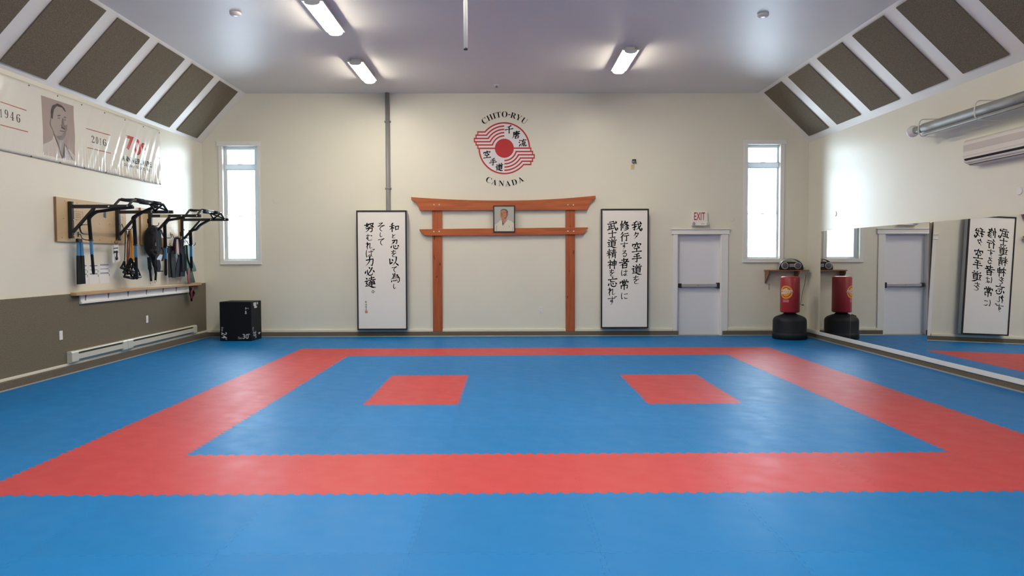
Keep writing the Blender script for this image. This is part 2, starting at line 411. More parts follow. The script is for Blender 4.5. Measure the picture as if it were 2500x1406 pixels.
# windows
def window(n, o, cas, hx, panes, gx):
    root = struct_empty('window_%d' % n, ((o[0] + o[1]) / 2, BACK, o[2]))
    x0, x1, z0, z1 = o
    a, b = cas
    t = MB()
    t.box(a, x0 + .004, BACK - .02, BACK, z0 + .0045, z1 - .0045).box(x1 - .004, b, BACK - .02, BACK, z0 + .0045, z1 - .0045)
    t.box(hx[0], hx[1], BACK - .03, BACK, z1 - .004, z1 + .085)
    t.box(a, b, BACK - .0205, BACK, z0 - .0495, z0 + .004).box(a - .005, b + .005, BACK - .032, BACK, z0 - .072, z0 - .05)
    t.build('casing', 'trim', root, bevel=.004)
    Y = BACK + .11
    fr = MB().box(x0, gx[0] - .02, Y, Y + .08, z0, z1).box(gx[1] + .02, x1, Y, Y + .08, z0, z1)
    fr.box(gx[0] - .02, gx[1] + .02, Y, Y + .08, panes[0][1] + .02, z1).box(gx[0] - .02, gx[1] + .02, Y, Y + .08, z0, panes[-1][0] - .02)
    fr.box(gx[0] - .02, gx[1] + .02, Y, Y + .08, panes[1][1] + .02, panes[0][0] - .02)
    fr.build('window_frame', 'vinyl', root, bevel=.004)
    for k, (pz0, pz1) in enumerate(panes):
        s = MB(); e = .02; y0, y1 = (Y + .02, Y + .055) if k != 2 else (Y + .01, Y + .04)
        lo = e if k != 1 else .012
        s.box(gx[0] - e, gx[0], y0, y1, pz0 - lo, pz1 + e).box(gx[1], gx[1] + e, y0, y1, pz0 - lo, pz1 + e)
        s.box(gx[0], gx[1], y0, y1, pz1, pz1 + (e if k != 2 else .012)).box(gx[0], gx[1], y0, y1, pz0 - lo, pz0)
        so = s.build('sash', 'vinyl', root, bevel=.003)
        MB().box(gx[0], gx[1], (y0 + y1) / 2 - .003, (y0 + y1) / 2 + .003, pz0, pz1).build('pane', 'glass', so)
    lk = MB().box((gx[0] + gx[1]) / 2 - .03, (gx[0] + gx[1]) / 2 + .03, Y - .012, Y + .02, panes[2][1] + .002, panes[2][1] + .018)
    lk.build('sash_lock', 'vinyl', root, bevel=.003)
    lk = MB().box((gx[0] + gx[1]) / 2 - .05, (gx[0] + gx[1]) / 2 + .05, Y - .01, Y + .03, panes[0][0] - .018, panes[0][0] - .002)
    lk.build('latch', 'vinyl', root, bevel=.003)
    return root
YG = BACK + .15
def zz(py, px): return on_y(px, py, YG).z
def xx(px, py=500): return on_y(px, py, BACK).x
window(1, W1, (xx(536), xx(637)), (xx(532), xx(638.5)), [(zz(401, 590), zz(366, 590)), (zz(525, 590), zz(416, 590)), (zz(631, 590), zz(529.5, 590))], (on_y(557, 500, YG).x, on_y(624, 500, YG).x))
window(2, W2, (xx(1814), xx(1913.5)), (xx(1814), xx(1918)), [(zz(396, 1860), zz(361, 1860)), (zz(521, 1860), zz(411, 1860)), (zz(627, 1860), zz(523, 1860))], (on_y(1825, 500, YG).x, on_y(1894.5, 500, YG).x))
for n, o in (('sky_portal', W1), ('sky_portal', W2)):
    la = bpy.data.lights.new(n, 'AREA'); la.shape = 'RECTANGLE'; la.size = o[1] - o[0]; la.size_y = o[3] - o[2]; la.cycles.is_portal = True
    lo = bpy.data.objects.new(n, la); lo.location = ((o[0] + o[1]) / 2, BACK + T + .02, (o[2] + o[3]) / 2); lo.rotation_euler = (-math.pi / 2, 0, 0); COL.objects.link(lo)
# exit door
dr = struct_empty('door_1', ((D1[0] + D1[1]) / 2, BACK, 0))
x0, x1, z1 = D1[0], D1[1], D1[3]
SY = BACK + .11
MB().box(x0, x1, SY, SY + .045, .004, z1 - .01).build('door_slab', 'door', dr, bevel=.003)
MB().box(x0 - .085, x0, BACK - .022, BACK, CZ, z1).box(x1, x1 + .135, BACK - .022, BACK, 0, z1) \
    .box(x0 - .115, x1 + .16, BACK - .026, BACK, z1, z1 + .085).box(x0 - .13, x1 + .175, BACK - .045, BACK, z1 + .085, z1 + .102) \
    .box(x0 - .12, x1 + .165, BACK - .034, BACK, z1 - .006, z1 + .012).build('door_casing', 'trim', dr, bevel=.004)
MB().box(x0, x0 + .014, BACK, SY + .06, 0, z1).box(x1 - .014, x1, BACK, SY + .06, 0, z1).box(x0, x1, BACK, SY + .06, z1 - .014, z1).build('door_jamb', 'trim', dr)
bz = on_y(1708, 697, SY - .06).z; bx0, bx1 = on_y(1657, 697, SY - .05).x, on_y(1761.5, 697, SY - .05).x
pb = MB().box(bx0 + .05, bx1 - .05, SY - .075, SY - .02, bz - .03, bz + .03).build('push_bar', M['silver'], dr, bevel=.006)
MB().box(bx0, bx0 + .055, SY - .08, SY, bz - .042, bz + .042).build('end_cap', 'black', pb, bevel=.008)
MB().box(bx1 - .10, bx1 - .01, SY - .085, SY, bz - .058, bz + .055).box(bx1 - .02, bx1 + .0, SY - .05, SY, bz - .08, bz + .03).build('latch_case', 'black', pb, bevel=.008)
MB().lathe([(.006, -.080), (.006, -.07)], ((bx0 + bx1) / 2 - .05, SY, bz), 10, 0, 'y').build('key_hole', 'black', pb)

MB().box(x0, x1, SY - .05, BACK + T, -.02, .006).build('added_threshold', 'alu', dr)  # strip added to stop light leaking in under the slab
# ------------------------------------------------------------------ interlocking floor mats
TOOTH = 0.014
def edge_pts(p, q, nrm, toothed=True, n=11):
    p, q = Vector(p), Vector(q); out = [p]; nrm = Vector(nrm)
    if not toothed: return out
    ln = (q - p).length; k = max(1, round(n * ln)); m = .036 / ln
    out.append(p.lerp(q, m))
    for i in range(k):
        for s, o in ((.04, -1), (.44, -1), (.56, 1), (.96, 1)):
            out.append(p.lerp(q, m + (1 - 2 * m) * (i + s) / k) + nrm * (TOOTH * o))
    out.append(p.lerp(q, 1 - m))
    return out
def mat_mesh(name, m, wx0, wx1, wy0, wy1, straight=''):
    c = Vector(((wx0 + wx1) / 2, (wy0 + wy1) / 2))
    # every shared edge is generated in the same direction so that neighbours mesh
    bt = edge_pts((wx0, wy0), (wx1, wy0), (0, 1), 'b' not in straight)
    rt = edge_pts((wx1, wy0), (wx1, wy1), (1, 0), 'r' not in straight)
    tp = edge_pts((wx0, wy1), (wx1, wy1), (0, 1), 't' not in straight) + [Vector((wx1, wy1))]
    lf = edge_pts((wx0, wy0), (wx0, wy1), (1, 0), 'l' not in straight) + [Vector((wx0, wy1))]
    loop = bt + rt + tp[::-1][:-1] + lf[::-1][:-1]
    g = 0.0005
    def shrink(v):
        d = v - c; return Vector((v.x - g * (1 if d.x > 0 else -1), v.y - g * (1 if d.y > 0 else -1)))
    loop = [shrink(v) for v in loop]
    n = len(loop); mb = MB()
    mb.add([(v.x, v.y, 0) for v in loop] + [(v.x, v.y, -.021) for v in loop], [list(range(n)), list(range(2 * n - 1, n - 1, -1))] + [(i, n + i, n + (i + 1) % n, (i + 1) % n) for i in range(n)])
    me_o = mb.build(name, m, recalc=False); me = me_o.data; bpy.data.objects.remove(me_o); return me
_mm = {}
def mat_data(m, lx0, lx1, ly0, ly1, st):
    k = (m, round(lx0, 3), round(lx1, 3), round(ly0, 3), round(ly1, 3), st)
    if k not in _mm: _mm[k] = mat_mesh('floor_mat', m, lx0, lx1, ly0, ly1, st)
    return _mm[k]
XMIN, XMAX, YMAX = L + .097, R - .117, BACK - .077
def mat_label(c, r):
    red = 0 <= c <= 7 and 0 <= r <= 7 and (c in (0, 7) or r in (0, 7))
    if red:
        if r == 0: return True, 'red foam mat in the near red band, %s from its left end' % ORD[c]
        if r == 7: return True, 'red foam mat in the far red band, %s from its left end' % ORD[c]
        return True, 'red foam mat in the %s red side band, %s beyond the near corner' % ('left' if c == 0 else 'right', ORD[r - 1])
    if c in (2, 5) and r in (3, 4):
        return True, '%s mat of the small red rectangle on the %s, inside the red frame' % ('nearer' if r == 3 else 'farther', 'left' if c == 2 else 'right')
    if 0 < c < 7 and 0 < r < 7:
        return False, 'blue foam mat inside the red frame, %s row from the near band, %s from left' % (ORD[r - 1], ORD[c - 1])
    if r < 0:
        _seen[r] = _seen.get(r, -1) + 1
        rw = 'just in front of the near red band' if r == -1 else 'in the row nearest the camera'
        return False, 'blue foam mat %s, %s from left photo edge' % (rw, ORD[_seen[r]])
    if r > 7:
        rw = 'just behind the far red band' if r == 8 else 'along the back wall'
        return False, 'blue foam mat %s, %s from left wall' % (rw, ORD[c + 3])
    side = 'left' if c < 0 else 'right'
    k = -c - 1 if c < 0 else c - 8
    where = ('touching the %s red band' % side, 'one out from the %s red band' % side, 'along the %s wall' % side)[k if side == 'left' else (0 if k == 0 else 2)]
    return False, 'blue foam mat %s, %s row from near band' % (where, ORD[r])
_seen = {}
def mat_seen(x0, x1, y0, y1):
    for i in range(5):
        for j in range(5):
            v = Vector((x0 + (x1 - x0) * i / 4, y0 + (y1 - y0) * j / 4, 0)) - C0
            d = v.dot(FW)
            if d > .3 and abs(v.dot(RT) / d * F_PX) < 1248 and v.dot(UP) / d * F_PX > -702: return True
    return False
fl_ = MB().box(L - .2, R + .2, FRONT, BACK + T, -.10, -.022).box(XMIN, XMAX, FRONT, MAT_Y - 2, -.024, -.003, 1)
for r in range(-2, 10):
    for c in range(-3, 10):
        x0, x1 = MAT_X + c, MAT_X + c + 1; y0, y1 = MAT_Y + r, MAT_Y + r + 1; st = ''
        if x0 < XMIN: x0 = XMIN; st += 'l'
        if x1 > XMAX: x1 = XMAX; st += 'r'
        if y1 > YMAX: y1 = YMAX; st += 't'
        if not mat_seen(x0, x1, y0, y1):       # outside the photo: flat foam that belongs to the floor
            fl_.box(x0, x1, y0, y1, -.024, -.003, 2 if 0 <= c <= 7 and 0 <= r <= 7 and (c in (0, 7) or r in (0, 7)) else 1); continue
        red, lab = mat_label(c, r)
        me = mat_data('red' if red else 'blue', x0 - MAT_X - c, x1 - MAT_X - c, y0 - MAT_Y - r, y1 - MAT_Y - r, st)
        o = bpy.data.objects.new('floor_mat', me); o.location = (MAT_X + c, MAT_Y + r, 0); COL.objects.link(o)
        tag(o, lab, 'floor mat', 'red foam floor mats' if red else 'blue foam floor mats')
struct(fl_.build('floor', ['sub', 'blue', 'red']))

# ------------------------------------------------------------------ acoustic panels on the two ceiling slopes
def panels(side):
    if side == 'left':
        f = lambda t: (-5.874 + .7886 * t, 3.841 + .871 * t); nx, nz = -.741, .671; t0, t1 = -.0155, .985
        ys = [14.48, 13.30, 12.12, 10.95, 9.78, 8.60]
    else:
        f = lambda t: (5.8396 - .9196 * t, 3.841 + .871 * t); nx, nz = .688, .726; t0, t1 = .028, .980
        ys = [14.575, 13.34, 12.11, 10.88, 9.67, 8.48]
    first = None
    for i, y in enumerate(ys):
        if first is None:
            a, b = f(t0), f(t1); e = .019
            mb = MB().prism([a, b, (b[0] + nx * e, b[1] + nz * e), (a[0] + nx * e, a[1] + nz * e)], 'y', y - .88, y)
            o = mb.build('acoustic_panel', 'carpet', bevel=.004); first = o
        else:
            o = first.copy(); COL.objects.link(o); o.location.y += y - ys[0]
        tag(o, 'brown carpeted panel on the %s sloped ceiling, %s counted from the back wall' % (side, ORD[i]), 'wall panel', 'carpeted panels on the %s slope' % side)
panels('left'); panels('right')

# ------------------------------------------------------------------ ceiling lights
def ceiling_light(x, yc, label):
    t = thing('ceiling_light', label, 'ceiling light', (x, yc, ZC), 'wraparound ceiling lights')
    h = .64
    MB().box(x - .130, x + .130, yc - h, yc + h, ZC - .062, ZC - .045).box(x - .07, x + .07, yc - h + .03, yc + h - .03, ZC - .05, ZC).build('housing', 'white', t, bevel=.004)
    def prof(rx, rz, n=18): return [(x + rx * math.copysign(abs(math.cos(q)) ** .8, math.cos(q)), ZC - .062 - rz * math.sin(q) ** .8) for q in [math.pi * k / n for k in range(n + 1)]]
    MB().prism(prof(.096, .046), 'y', yc - h + .006, yc + h - .006, smooth=True).build('diffuser', 'lamp', t)
    for sg in (-1, 1): MB().prism(prof(.099, .049), 'y', yc + sg * h - (.006 if sg > 0 else 0), yc + sg * h + (0 if sg > 0 else .006)).build('end_cap', 'white', t)
    return t
l0 = ceiling_light(-2.38, 10.02, 'lit ceiling light on the left, nearest the top edge of the photo')
def light_copy(x, y, label):
    c = copy_tree(l0); c.location = (x, y, ZC); c['label'] = label
light_copy(-2.43, 12.9, 'lit ceiling light on the left, nearest the back wall and grey pipe')
light_copy(1.89, 12.22, 'lit ceiling light standing alone on the right half of the ceiling')
for x, r in ((-1.3, 'left'), (.9, 'right')):  # fixtures added out of view, their places guessed to match the room's brightness
    for y, q in ((6.5, 'well ahead of'), (3.6, 'just ahead of'), (.7, 'directly over')):
        light_copy(x, y, 'added ceiling light out of view in the %s row, %s the camera' % (r, q))

# ------------------------------------------------------------------ things on the ceiling
p = on_y(1137, 122, 7.0)
t = thing('ceiling_pole', 'thin silver pole hanging straight down from the ceiling, black tip', 'pole', (p.x, 7.0, ZC))
MB().tube([(p.x, 7, ZC), (p.x, 7, p.z + .02)], .019, 16).build('pole_tube', 'white', t)
MB().tube([(p.x, 7, p.z + .021), (p.x, 7, p.z)], .0185, 16).build('tip', 'black', t)
MB().lathe([(.06, 0), (.055, -.02), (.022, -.03)], (p.x, 7, ZC), 24).build('ceiling_flange', 'chrome', t)
p = on_z(1212, 207, ZC)
t = thing('sprinkler_head', 'tiny sprinkler head on the ceiling above the round wall emblem', 'sprinkler', p)
MB().lathe([(.055, 0), (.05, -.012), (.015, -.015)], p, 20).build('escutcheon', 'white', t)
MB().lathe([(.012, -.012), (.012, -.04), (.03, -.043), (.03, -.047)], p, 14).build('deflector', 'grey', t)
for px, py, sd in ((1863, 34, 'right'), (575, 31, 'left')):
    p = on_z(px, py, ZC)
    t = thing('ceiling_detector', 'small round white detector on the ceiling near the %s slope' % sd, 'detector', p, 'round ceiling detectors')
    MB().lathe([(.075, 0), (.075, -.02), (.06, -.04), (.02, -.045)], p, 28).build('cover', 'white', t)
    MB().lathe([(.078, 0), (.078, -.006)], p, 28).build('mounting_plate', 'white', t)

# ------------------------------------------------------------------ pipe on the back wall
a = on_y(946, 230, BACK - .045); b = on_y(949, 512, BACK - .045)
t = thing('wall_pipe', 'grey vertical pipe running from ceiling down behind the left calligraphy panel', 'pipe', (b.x, BACK - .045, b.z))
MB().tube([(b.x - .01, BACK - .045, ZC), (b.x - .01, BACK - .045, .16)], .042, 20).build('pipe_run', 'grey', t)
for z in (4.2, 2.9): MB().box(b.x - .075, b.x + .055, BACK - .008, BACK, z - .02, z + .02).lathe([(.045, -.015), (.045, .015)], (b.x - .01, BACK - .045, z), 20).build('pipe_clamp', 'grey', t)

# ------------------------------------------------------------------ torii frame
YT = BACK - .042
def P(px, py, Y=YT): v = on_y(px, py, Y); return (v.x, v.z)
t = thing('torii_gate', 'orange wooden torii gate frame mounted flat on the back wall', 'gate', (P(1229, 800)[0], BACK - .03, CZ + .004))
for xa, xb in ((1056, 1079.3), (1381.3, 1403.7)):
    X0, X1 = P(xa, 650)[0], P(xb, 650)[0]; zt = P(xa, 505)[1]
    po = MB().box(X0, X1, YT, BACK - .036 + .002, CZ + .052, zt).box(X0, X1, YT, YT + .03, CZ + .004, zt).build('post', 'toriiv', t, bevel=.004)
    kn = MB(); rr = random.Random(int(xa))
    for k in range(5):
        kx, kz = X0 + (X1 - X0) * rr.uniform(.15, .85), .3 + 1.9 * rr.random(); rx, rz = rr.uniform(.006, .014), rr.uniform(.02, .06)
        add_poly(kn, ellipse(kx, kz, rx, rz, 14, rr.uniform(-.3, .3)), lambda u, v: Vector((u, YT - .0012, v)))
    kn.build('knot', 'knot', po)
YB = YT - .036
def PB(px, py): return P(px, py, YB)
top = [PB(1003.5 + (1454 - 1003.5) * k / 24, 489.5 + (481 - 489.5) * max(0, 1 - k / 12) ** 2 + (477.4 - 489.5) * max(0, k / 12 - 1) ** 2) for k in range(25)]
right = [PB(*q) for q in ((1454.5, 485), (1448, 488.5), (1442.5, 494), (1438.5, 501), (1436, 507), (1434, 512.3))]
left = [PB(*q) for q in ((1024.6, 514), (1022, 506), (1020, 500), (1016, 494), (1010.5, 489.5), (1004, 487))]
MB().prism(top + right + left, 'y', YB, YT - .001).build('top_beam', 'torii', t, bevel=.004)
low = [PB(*q) for q in ((1024, 559.5), (1229, 557), (1435.6, 555), (1435.6, 558.6), (1430, 562), (1428, 566), (1422.7, 572), (1229, 574.5), (1037.4, 575.5), (1030, 568), (1024.3, 563.5))]
MB().prism(low, 'y', YB, YT - .001).build('lower_beam', 'torii', t, bevel=.004)
for q in ((1059.6, 499.7), (1072.4, 499.7), (1386.5, 500), (1400, 500), (1059, 565.5), (1072.2, 565.2), (1386.5, 564.5), (1400.5, 564.5)):
    c = on_y(q[0], q[1], YB); MB().lathe([(.013, 0), (.012, -.006), (.005, -.008)], (c.x, YB, c.z), 14, 0, 'y').build('bolt', 'white', t)

# ------------------------------------------------------------------ framed portrait on the torii
YP = YB - .022
a, b = on_y(1204.6, 567, YP), on_y(1257.2, 501.3, YP)
t = thing('portrait_frame', 'small black framed portrait of a man in white jacket, hung on the torii', 'picture', ((a.x + b.x) / 2, YP, a.z))
fw_ = .018
MB().box(a.x, b.x, YP, YB - .001, a.z, a.z + fw_).box(a.x, b.x, YP, YB - .001, b.z - fw_, b.z).box(a.x, a.x + fw_, YP, YB - .001, a.z + fw_, b.z - fw_).box(b.x - fw_, b.x, YP, YB - .001, a.z + fw_, b.z - fw_).build('frame', 'black', t, bevel=.003)
pic = MB(); yy = YP + .010
pic.box(a.x + fw_, b.x - fw_, yy, yy + .004, a.z + fw_, b.z - fw_, 0)
def pm(px, py, k): v = on_y(1195 + px / 15.63, 490 + py / 15.63, YP); return Vector((v.x, yy - .0006 * k, v.z))
def pshape(pts, k, mi): add_poly(pic, pts, lambda u, v: pm(u, v, k), mi)
pshape([(205, 920), (300, 850), (400, 760), (470, 715), (560, 760), (670, 690), (720, 735), (850, 790), (935, 870), (938, 1155), (205, 1155)], 1, 4)
pshape([(465, 690), (670, 655), (600, 790), (500, 945), (480, 800)], 2, 1)
pshape([(468, 700), (480, 690), (505, 850), (545, 850), (497, 950)], 3, 3)
pshape([(412, 470), (425, 390), (470, 340), (560, 320), (650, 350), (690, 430), (695, 540), (670, 620), (610, 680), (520, 700), (450, 680), (420, 610), (405, 540)], 3, 1)
pshape([(600, 420), (690, 430), (695, 540), (670, 620), (600, 690), (560, 660), (640, 600), (650, 500)], 4, 2)
pshape([(415, 450), (425, 370), (480, 322), (560, 308), (650, 335), (700, 400), (705, 470), (672, 480), (650, 400), (590, 345), (500, 345), (440, 380)], 5, 3)
pshape(ellipse(702, 520, 16, 42, 14), 4, 1)
pshape([(530, 440), (590, 432), (592, 446), (532, 452)], 5, 3); pshape([(430, 455), (468, 448), (470, 460), (432, 466)], 5, 3)
pshape(ellipse(556, 472, 22, 7, 12), 5, 2); pshape(ellipse(450, 482, 16, 6, 12), 5, 2)
pshape([(468, 470), (485, 470), (500, 560), (455, 570), (450, 550)], 5, 2); pshape([(455, 602), (540, 600), (535, 612), (460, 612)], 5, 2)
for q in ([(265, 940), (285, 940), (280, 1150), (262, 1150)], [(740, 960), (760, 955), (765, 1010), (745, 1005)], [(880, 1020), (892, 1020), (895, 1140), (880, 1140)], [(670, 690), (690, 720), (510, 960), (498, 948)]): pshape(q, 5, 5)
pic.build('photograph', ['pbg', 'pskin', 'pskin2', 'phair', 'pgi', 'pfold'], t, recalc=False)

# ------------------------------------------------------------------ tall calligraphy panels
# brush written characters: strokes on a 100 x 100 square, y down (h across, v down, p sweep left, n sweep right, d dot, k angled, c curved)
BRUSH = {
'和': 'p 38,8 30,14 14,20;h 6,40 48,30;v 29,16 29,92;p 28,42 20,58 4,72;d 33,46 46,58;v 60,40 64,74;k 60,42 92,36 88,72;h 64,70 88,66',
'と': 'd 30,18 40,50;c 76,30 45,52 28,70 40,84 80,82',
'忍': 'k 26,14 72,8 68,40 58,46;p 48,14 40,34 16,50;d 30,26 40,36;d 20,62 14,82;c 36,58 42,84 60,92 78,86 76,72;d 52,60 58,71;d 76,56 88,69',
'を': 'h 22,24 74,18;p 50,6 40,36 20,54;c 24,52 44,42 54,50 54,68;c 82,40 50,60 34,76 46,90 80,88',
'以': 'v 14,28 16,74;d 16,78 38,58;d 34,30 44,44;p 76,10 70,50 40,90;n 66,62 80,76 98,92',
'て': 'h 16,26 84,14;c 84,14 50,36 42,62 56,84 68,86',
'為': 'd 24,8 32,18;p 48,6 34,40 6,70;h 30,26 74,20;v 72,22 66,36;h 28,40 82,34;v 80,36 74,50;h 22,54 90,48;k 88,50 90,80 78,94 66,88;d 20,72 12,90;d 32,70 37,83;d 46,68 52,81;d 60,66 67,77',
'し': 'c 40,8 34,50 40,82 56,88 76,70',
'そ': 'h 30,16 66,10;p 66,10 46,28 22,44;h 20,44 86,36;c 86,36 52,52 40,72 52,90 64,92',
'努': 'k 28,6 18,30 38,46;p 40,14 30,38 6,50;h 2,28 50,20;k 54,14 92,8 80,30 50,48;n 58,18 76,36 98,47;k 18,62 80,54 78,84 66,95 56,88;p 48,46 40,74 10,97',
'む': 'h 14,30 56,24;c 34,8 34,60 22,70 18,58 30,52 36,66 34,84 52,90 80,88 80,70;d 70,22 86,36',
'れ': 'v 26,6 26,94;c 8,30 40,22 10,74;c 14,68 58,22 62,40 58,74 68,86 92,72',
'ば': 'c 16,14 10,50 16,88 24,74;h 38,36 82,30;c 62,14 64,70 52,86 38,80 44,68 62,72 82,88;d 80,6 86,17;d 92,2 98,13',
'力': 'k 12,36 84,24 80,66 72,93 58,84;p 48,6 44,50 8,95',
'必': 'd 44,6 54,22;p 78,12 50,60 16,93;c 28,36 32,70 50,90 78,82 80,64;d 14,44 6,72;d 86,36 98,58',
'達': 'd 14,12 26,24;k 6,44 28,38 16,62 30,64 12,84;n 8,86 40,80 70,92 100,94;h 42,18 84,10;v 62,2 62,28;h 36,34 94,26;d 52,36 58,45;p 78,31 70,43;h 42,50 88,44;h 40,60 88,54;h 36,71 92,63;v 64,46 64,82',
'我': 'p 46,4 30,14 8,20;h 2,38 92,26;k 28,16 28,86 14,76;d 4,66 46,48;n 58,4 66,56 84,88 94,92;d 96,90 94,68;p 84,42 66,64 40,84;d 74,6 86,19',
'々': 'p 40,8 30,40 10,60;k 30,30 76,20 60,50 24,94;d 38,54 56,68',
'空': 'd 47,0 54,12;v 12,20 9,38;k 14,22 92,15 80,33;p 38,26 34,42 12,56;c 58,26 60,44 80,46;h 26,62 76,55;v 50,60 50,88;h 6,93 96,86',
'手': 'p 72,3 50,12 22,17;h 20,37 80,28;h 4,59 96,50;k 50,14 55,50 51,90 34,85',
'道': 'd 14,12 26,24;k 6,44 28,38 16,62 30,64 12,84;n 8,86 40,80 70,92 100,94;d 45,2 53,14;p 80,0 70,15;h 35,25 96,18;p 64,20 58,33;v 44,33 46,80;k 44,35 86,30 83,77;h 48,47 82,43;h 48,60 82,56;h 48,74 82,70',
'修': 'p 26,2 20,26 4,48;v 18,28 18,95;v 34,30 34,72;p 58,2 50,22 40,35;k 48,20 86,13 64,36 42,49;n 54,22 72,38 100,52;p 78,48 66,58 50,65;p 86,60 68,74 46,83;p 92,72 72,88 42,99',
'行': 'p 34,3 24,18 10,29;p 40,25 26,44 5,60;v 26,44 26,97;h 52,20 90,13;h 46,43 98,34;k 74,40 74,92 60,84',
'す': 'h 6,28 94,20;c 54,3 56,50 46,64 36,54 46,44 58,54 54,76 36,97',
'る': 'h 28,14 70,8;p 70,8 48,32 22,56;c 22,56 56,40 78,54 72,80 48,92 34,82 44,72 58,82',
'者': 'h 26,18 72,11;v 48,1 48,35;h 4,41 96,30;p 86,7 54,46 6,70;v 36,52 36,95;k 36,54 78,48 75,93;h 38,71 74,66;h 38,91 74,87',
'は': 'c 16,12 10,50 16,88 24,74;h 40,34 88,28;c 66,10 68,70 56,86 40,80 48,68 66,74 88,90',
'常': 'v 50,0 50,17;d 28,5 37,17;p 76,1 64,15;v 10,21 7,39;k 12,24 94,17 84,35;v 33,31 36,49;k 34,34 67,30 63,47;h 36,47 64,43;v 19,60 20,90;k 20,62 84,54 81,87 70,81;v 50,48 50,102',
'に': 'c 16,12 10,50 16,88 26,72;h 46,30 84,24;c 46,68 58,82 90,78',
'武': 'h 20,14 58,7;h 2,33 86,22;v 34,36 34,78;h 36,55 56,50;v 16,50 16,82;h 0,88 58,72;n 60,3 67,54 84,88 95,92;d 98,90 96,68;d 76,5 88,17',
'士': 'h 6,38 94,29;v 50,4 50,82;h 20,88 82,80',
'精': 'd 8,21 15,35;p 44,15 36,31;h 0,47 50,38;v 26,2 26,97;p 24,46 16,62 1,76;d 30,52 43,64;h 56,16 92,11;h 58,29 90,24;v 73,2 73,41;h 50,43 100,35;p 58,50 58,78 50,98;k 58,52 91,47 89,96 78,91;h 60,65 87,61;h 60,78 87,73',
'神': 'd 22,2 31,14;k 4,29 44,22 24,48 2,68;v 26,44 26,97;d 32,48 44,60;v 54,24 56,65;k 54,26 94,19 91,61;h 56,43 90,38;h 56,61 90,56;v 73,2 73,100',
'忘': 'd 47,0 55,12;h 8,27 94,17;k 32,26 32,47 76,43;d 18,60 10,84;c 34,58 40,84 60,93 82,87 80,70;d 52,57 59,70;d 78,53 92,69',
'ず': 'h 6,28 84,21;c 54,3 56,50 46,64 36,54 46,44 58,54 54,76 36,97;d 82,2 89,14;d 95,-2 101,9',
'千': 'p 76,4 52,16 22,23;h 2,53 98,42;v 50,18 51,97',
'唐': 'd 50,0 57,10;h 18,17 94,9;p 20,16 18,60 2,95;k 34,29 80,24 78,47;h 26,40 96,34;h 34,51 80,46;v 56,13 56,64;v 38,66 40,95;k 38,68 82,63 78,91;h 40,91 78,86',
'流': 'd 10,11 23,21;d 3,35 16,45;d 5,94 27,62;d 60,0 67,10;h 34,21 96,13;k 60,20 46,39 80,37;d 72,31 86,46;p 46,54 44,76 33,94;v 62,52 62,90;k 79,50 79,88 98,86 97,72',
}
def brush_char(mb, ch, fn, cx, cy, size, weight, slant=0.06):
    allp = [tuple(float(a) for a in q.split(',')) for st in BRUSH[ch].split(';') for q in st.split()[1:]]
    bx0, bx1, by0, by1 = min(p[0] for p in allp), max(p[0] for p in allp), min(p[1] for p in allp), max(p[1] for p in allp)
    k = size / (max(bx1 - bx0, by1 - by0) + weight * .7); mx, my = (bx0 + bx1) / 2, 100 - (by0 + by1) / 2; weight *= size / 100 / k
    prof = {'h': (.95, .62, .66, 1.05), 'v': (1.15, .92, .88, .95), 'p': (1.15, .95, .62, .12), 'n': (.40, .75, 1.35, .15), 'd': (.30, .95, 1.25, .85), 'k': (.95, .85, .85, .40), 'c': (.70, .95, .85, .30)}
    for st in BRUSH[ch].split(';'):
        ty, *pp = st.split(); P = [tuple(float(a) for a in q.split(',')) for q in pp]
        P = [Vector((x, 100 - y, 0)) for x, y in P]
        if ty in 'pnc' and len(P) > 2: Q = smooth_path(P, 6)
        else: Q = [P[i].lerp(P[i + 1], j / 6) for i in range(len(P) - 1) for j in range(6)] + [P[-1]]
        m = len(Q); L, Rr = [], []
        for i, q in enumerate(Q):
            t = i / (m - 1); a = prof[ty]; f = t * 3; j = min(int(f), 2); wd = a[j] + (a[j + 1] - a[j]) * (f - j)
            d = (Q[min(i + 1, m - 1)] - Q[max(i - 1, 0)]); d = d / max(d.length, 1e-6); nn = Vector((-d.y, d.x, 0))
            hw = weight * wd / 2; L.append(q + nn * hw); Rr.append(q - nn * hw)
        d0 = (Q[0] - Q[1]).normalized(); d1 = (Q[-1] - Q[-2]).normalized()
        s0 = [Q[0] + d0 * weight * prof[ty][0] * .35 + Vector((-.12, .12, 0)) * weight]; s1 = [Q[-1] + d1 * weight * prof[ty][3] * .45]
        pts = s0 + L + s1 + Rr[::-1]
        out = []
        for p in pts:
            u, v = (p.x - mx) * k, (p.y - my) * k; out.append(fn(cx + u, cy + v + slant * u * .3))
        n = len(L); b = 1
        faces = [(b + i, b + i + 1, 2 * n + 1 - i - 1, 2 * n + 1 - i) for i in range(n - 1)]
        faces = [(1 + i, 2 + i, 2 * n + 1 - i - 1 + 0, 2 * n + 1 - i) for i in range(n - 1)]
        faces += [(0, 1, 2 * n + 1), (n, n + 1, n + 2)]
        mb.add(out, faces)
NIB = [(-.0055, .002), (0, 0), (.0055, -.002)]
NIBK = [(-.003, .001), (.003, -.001)]
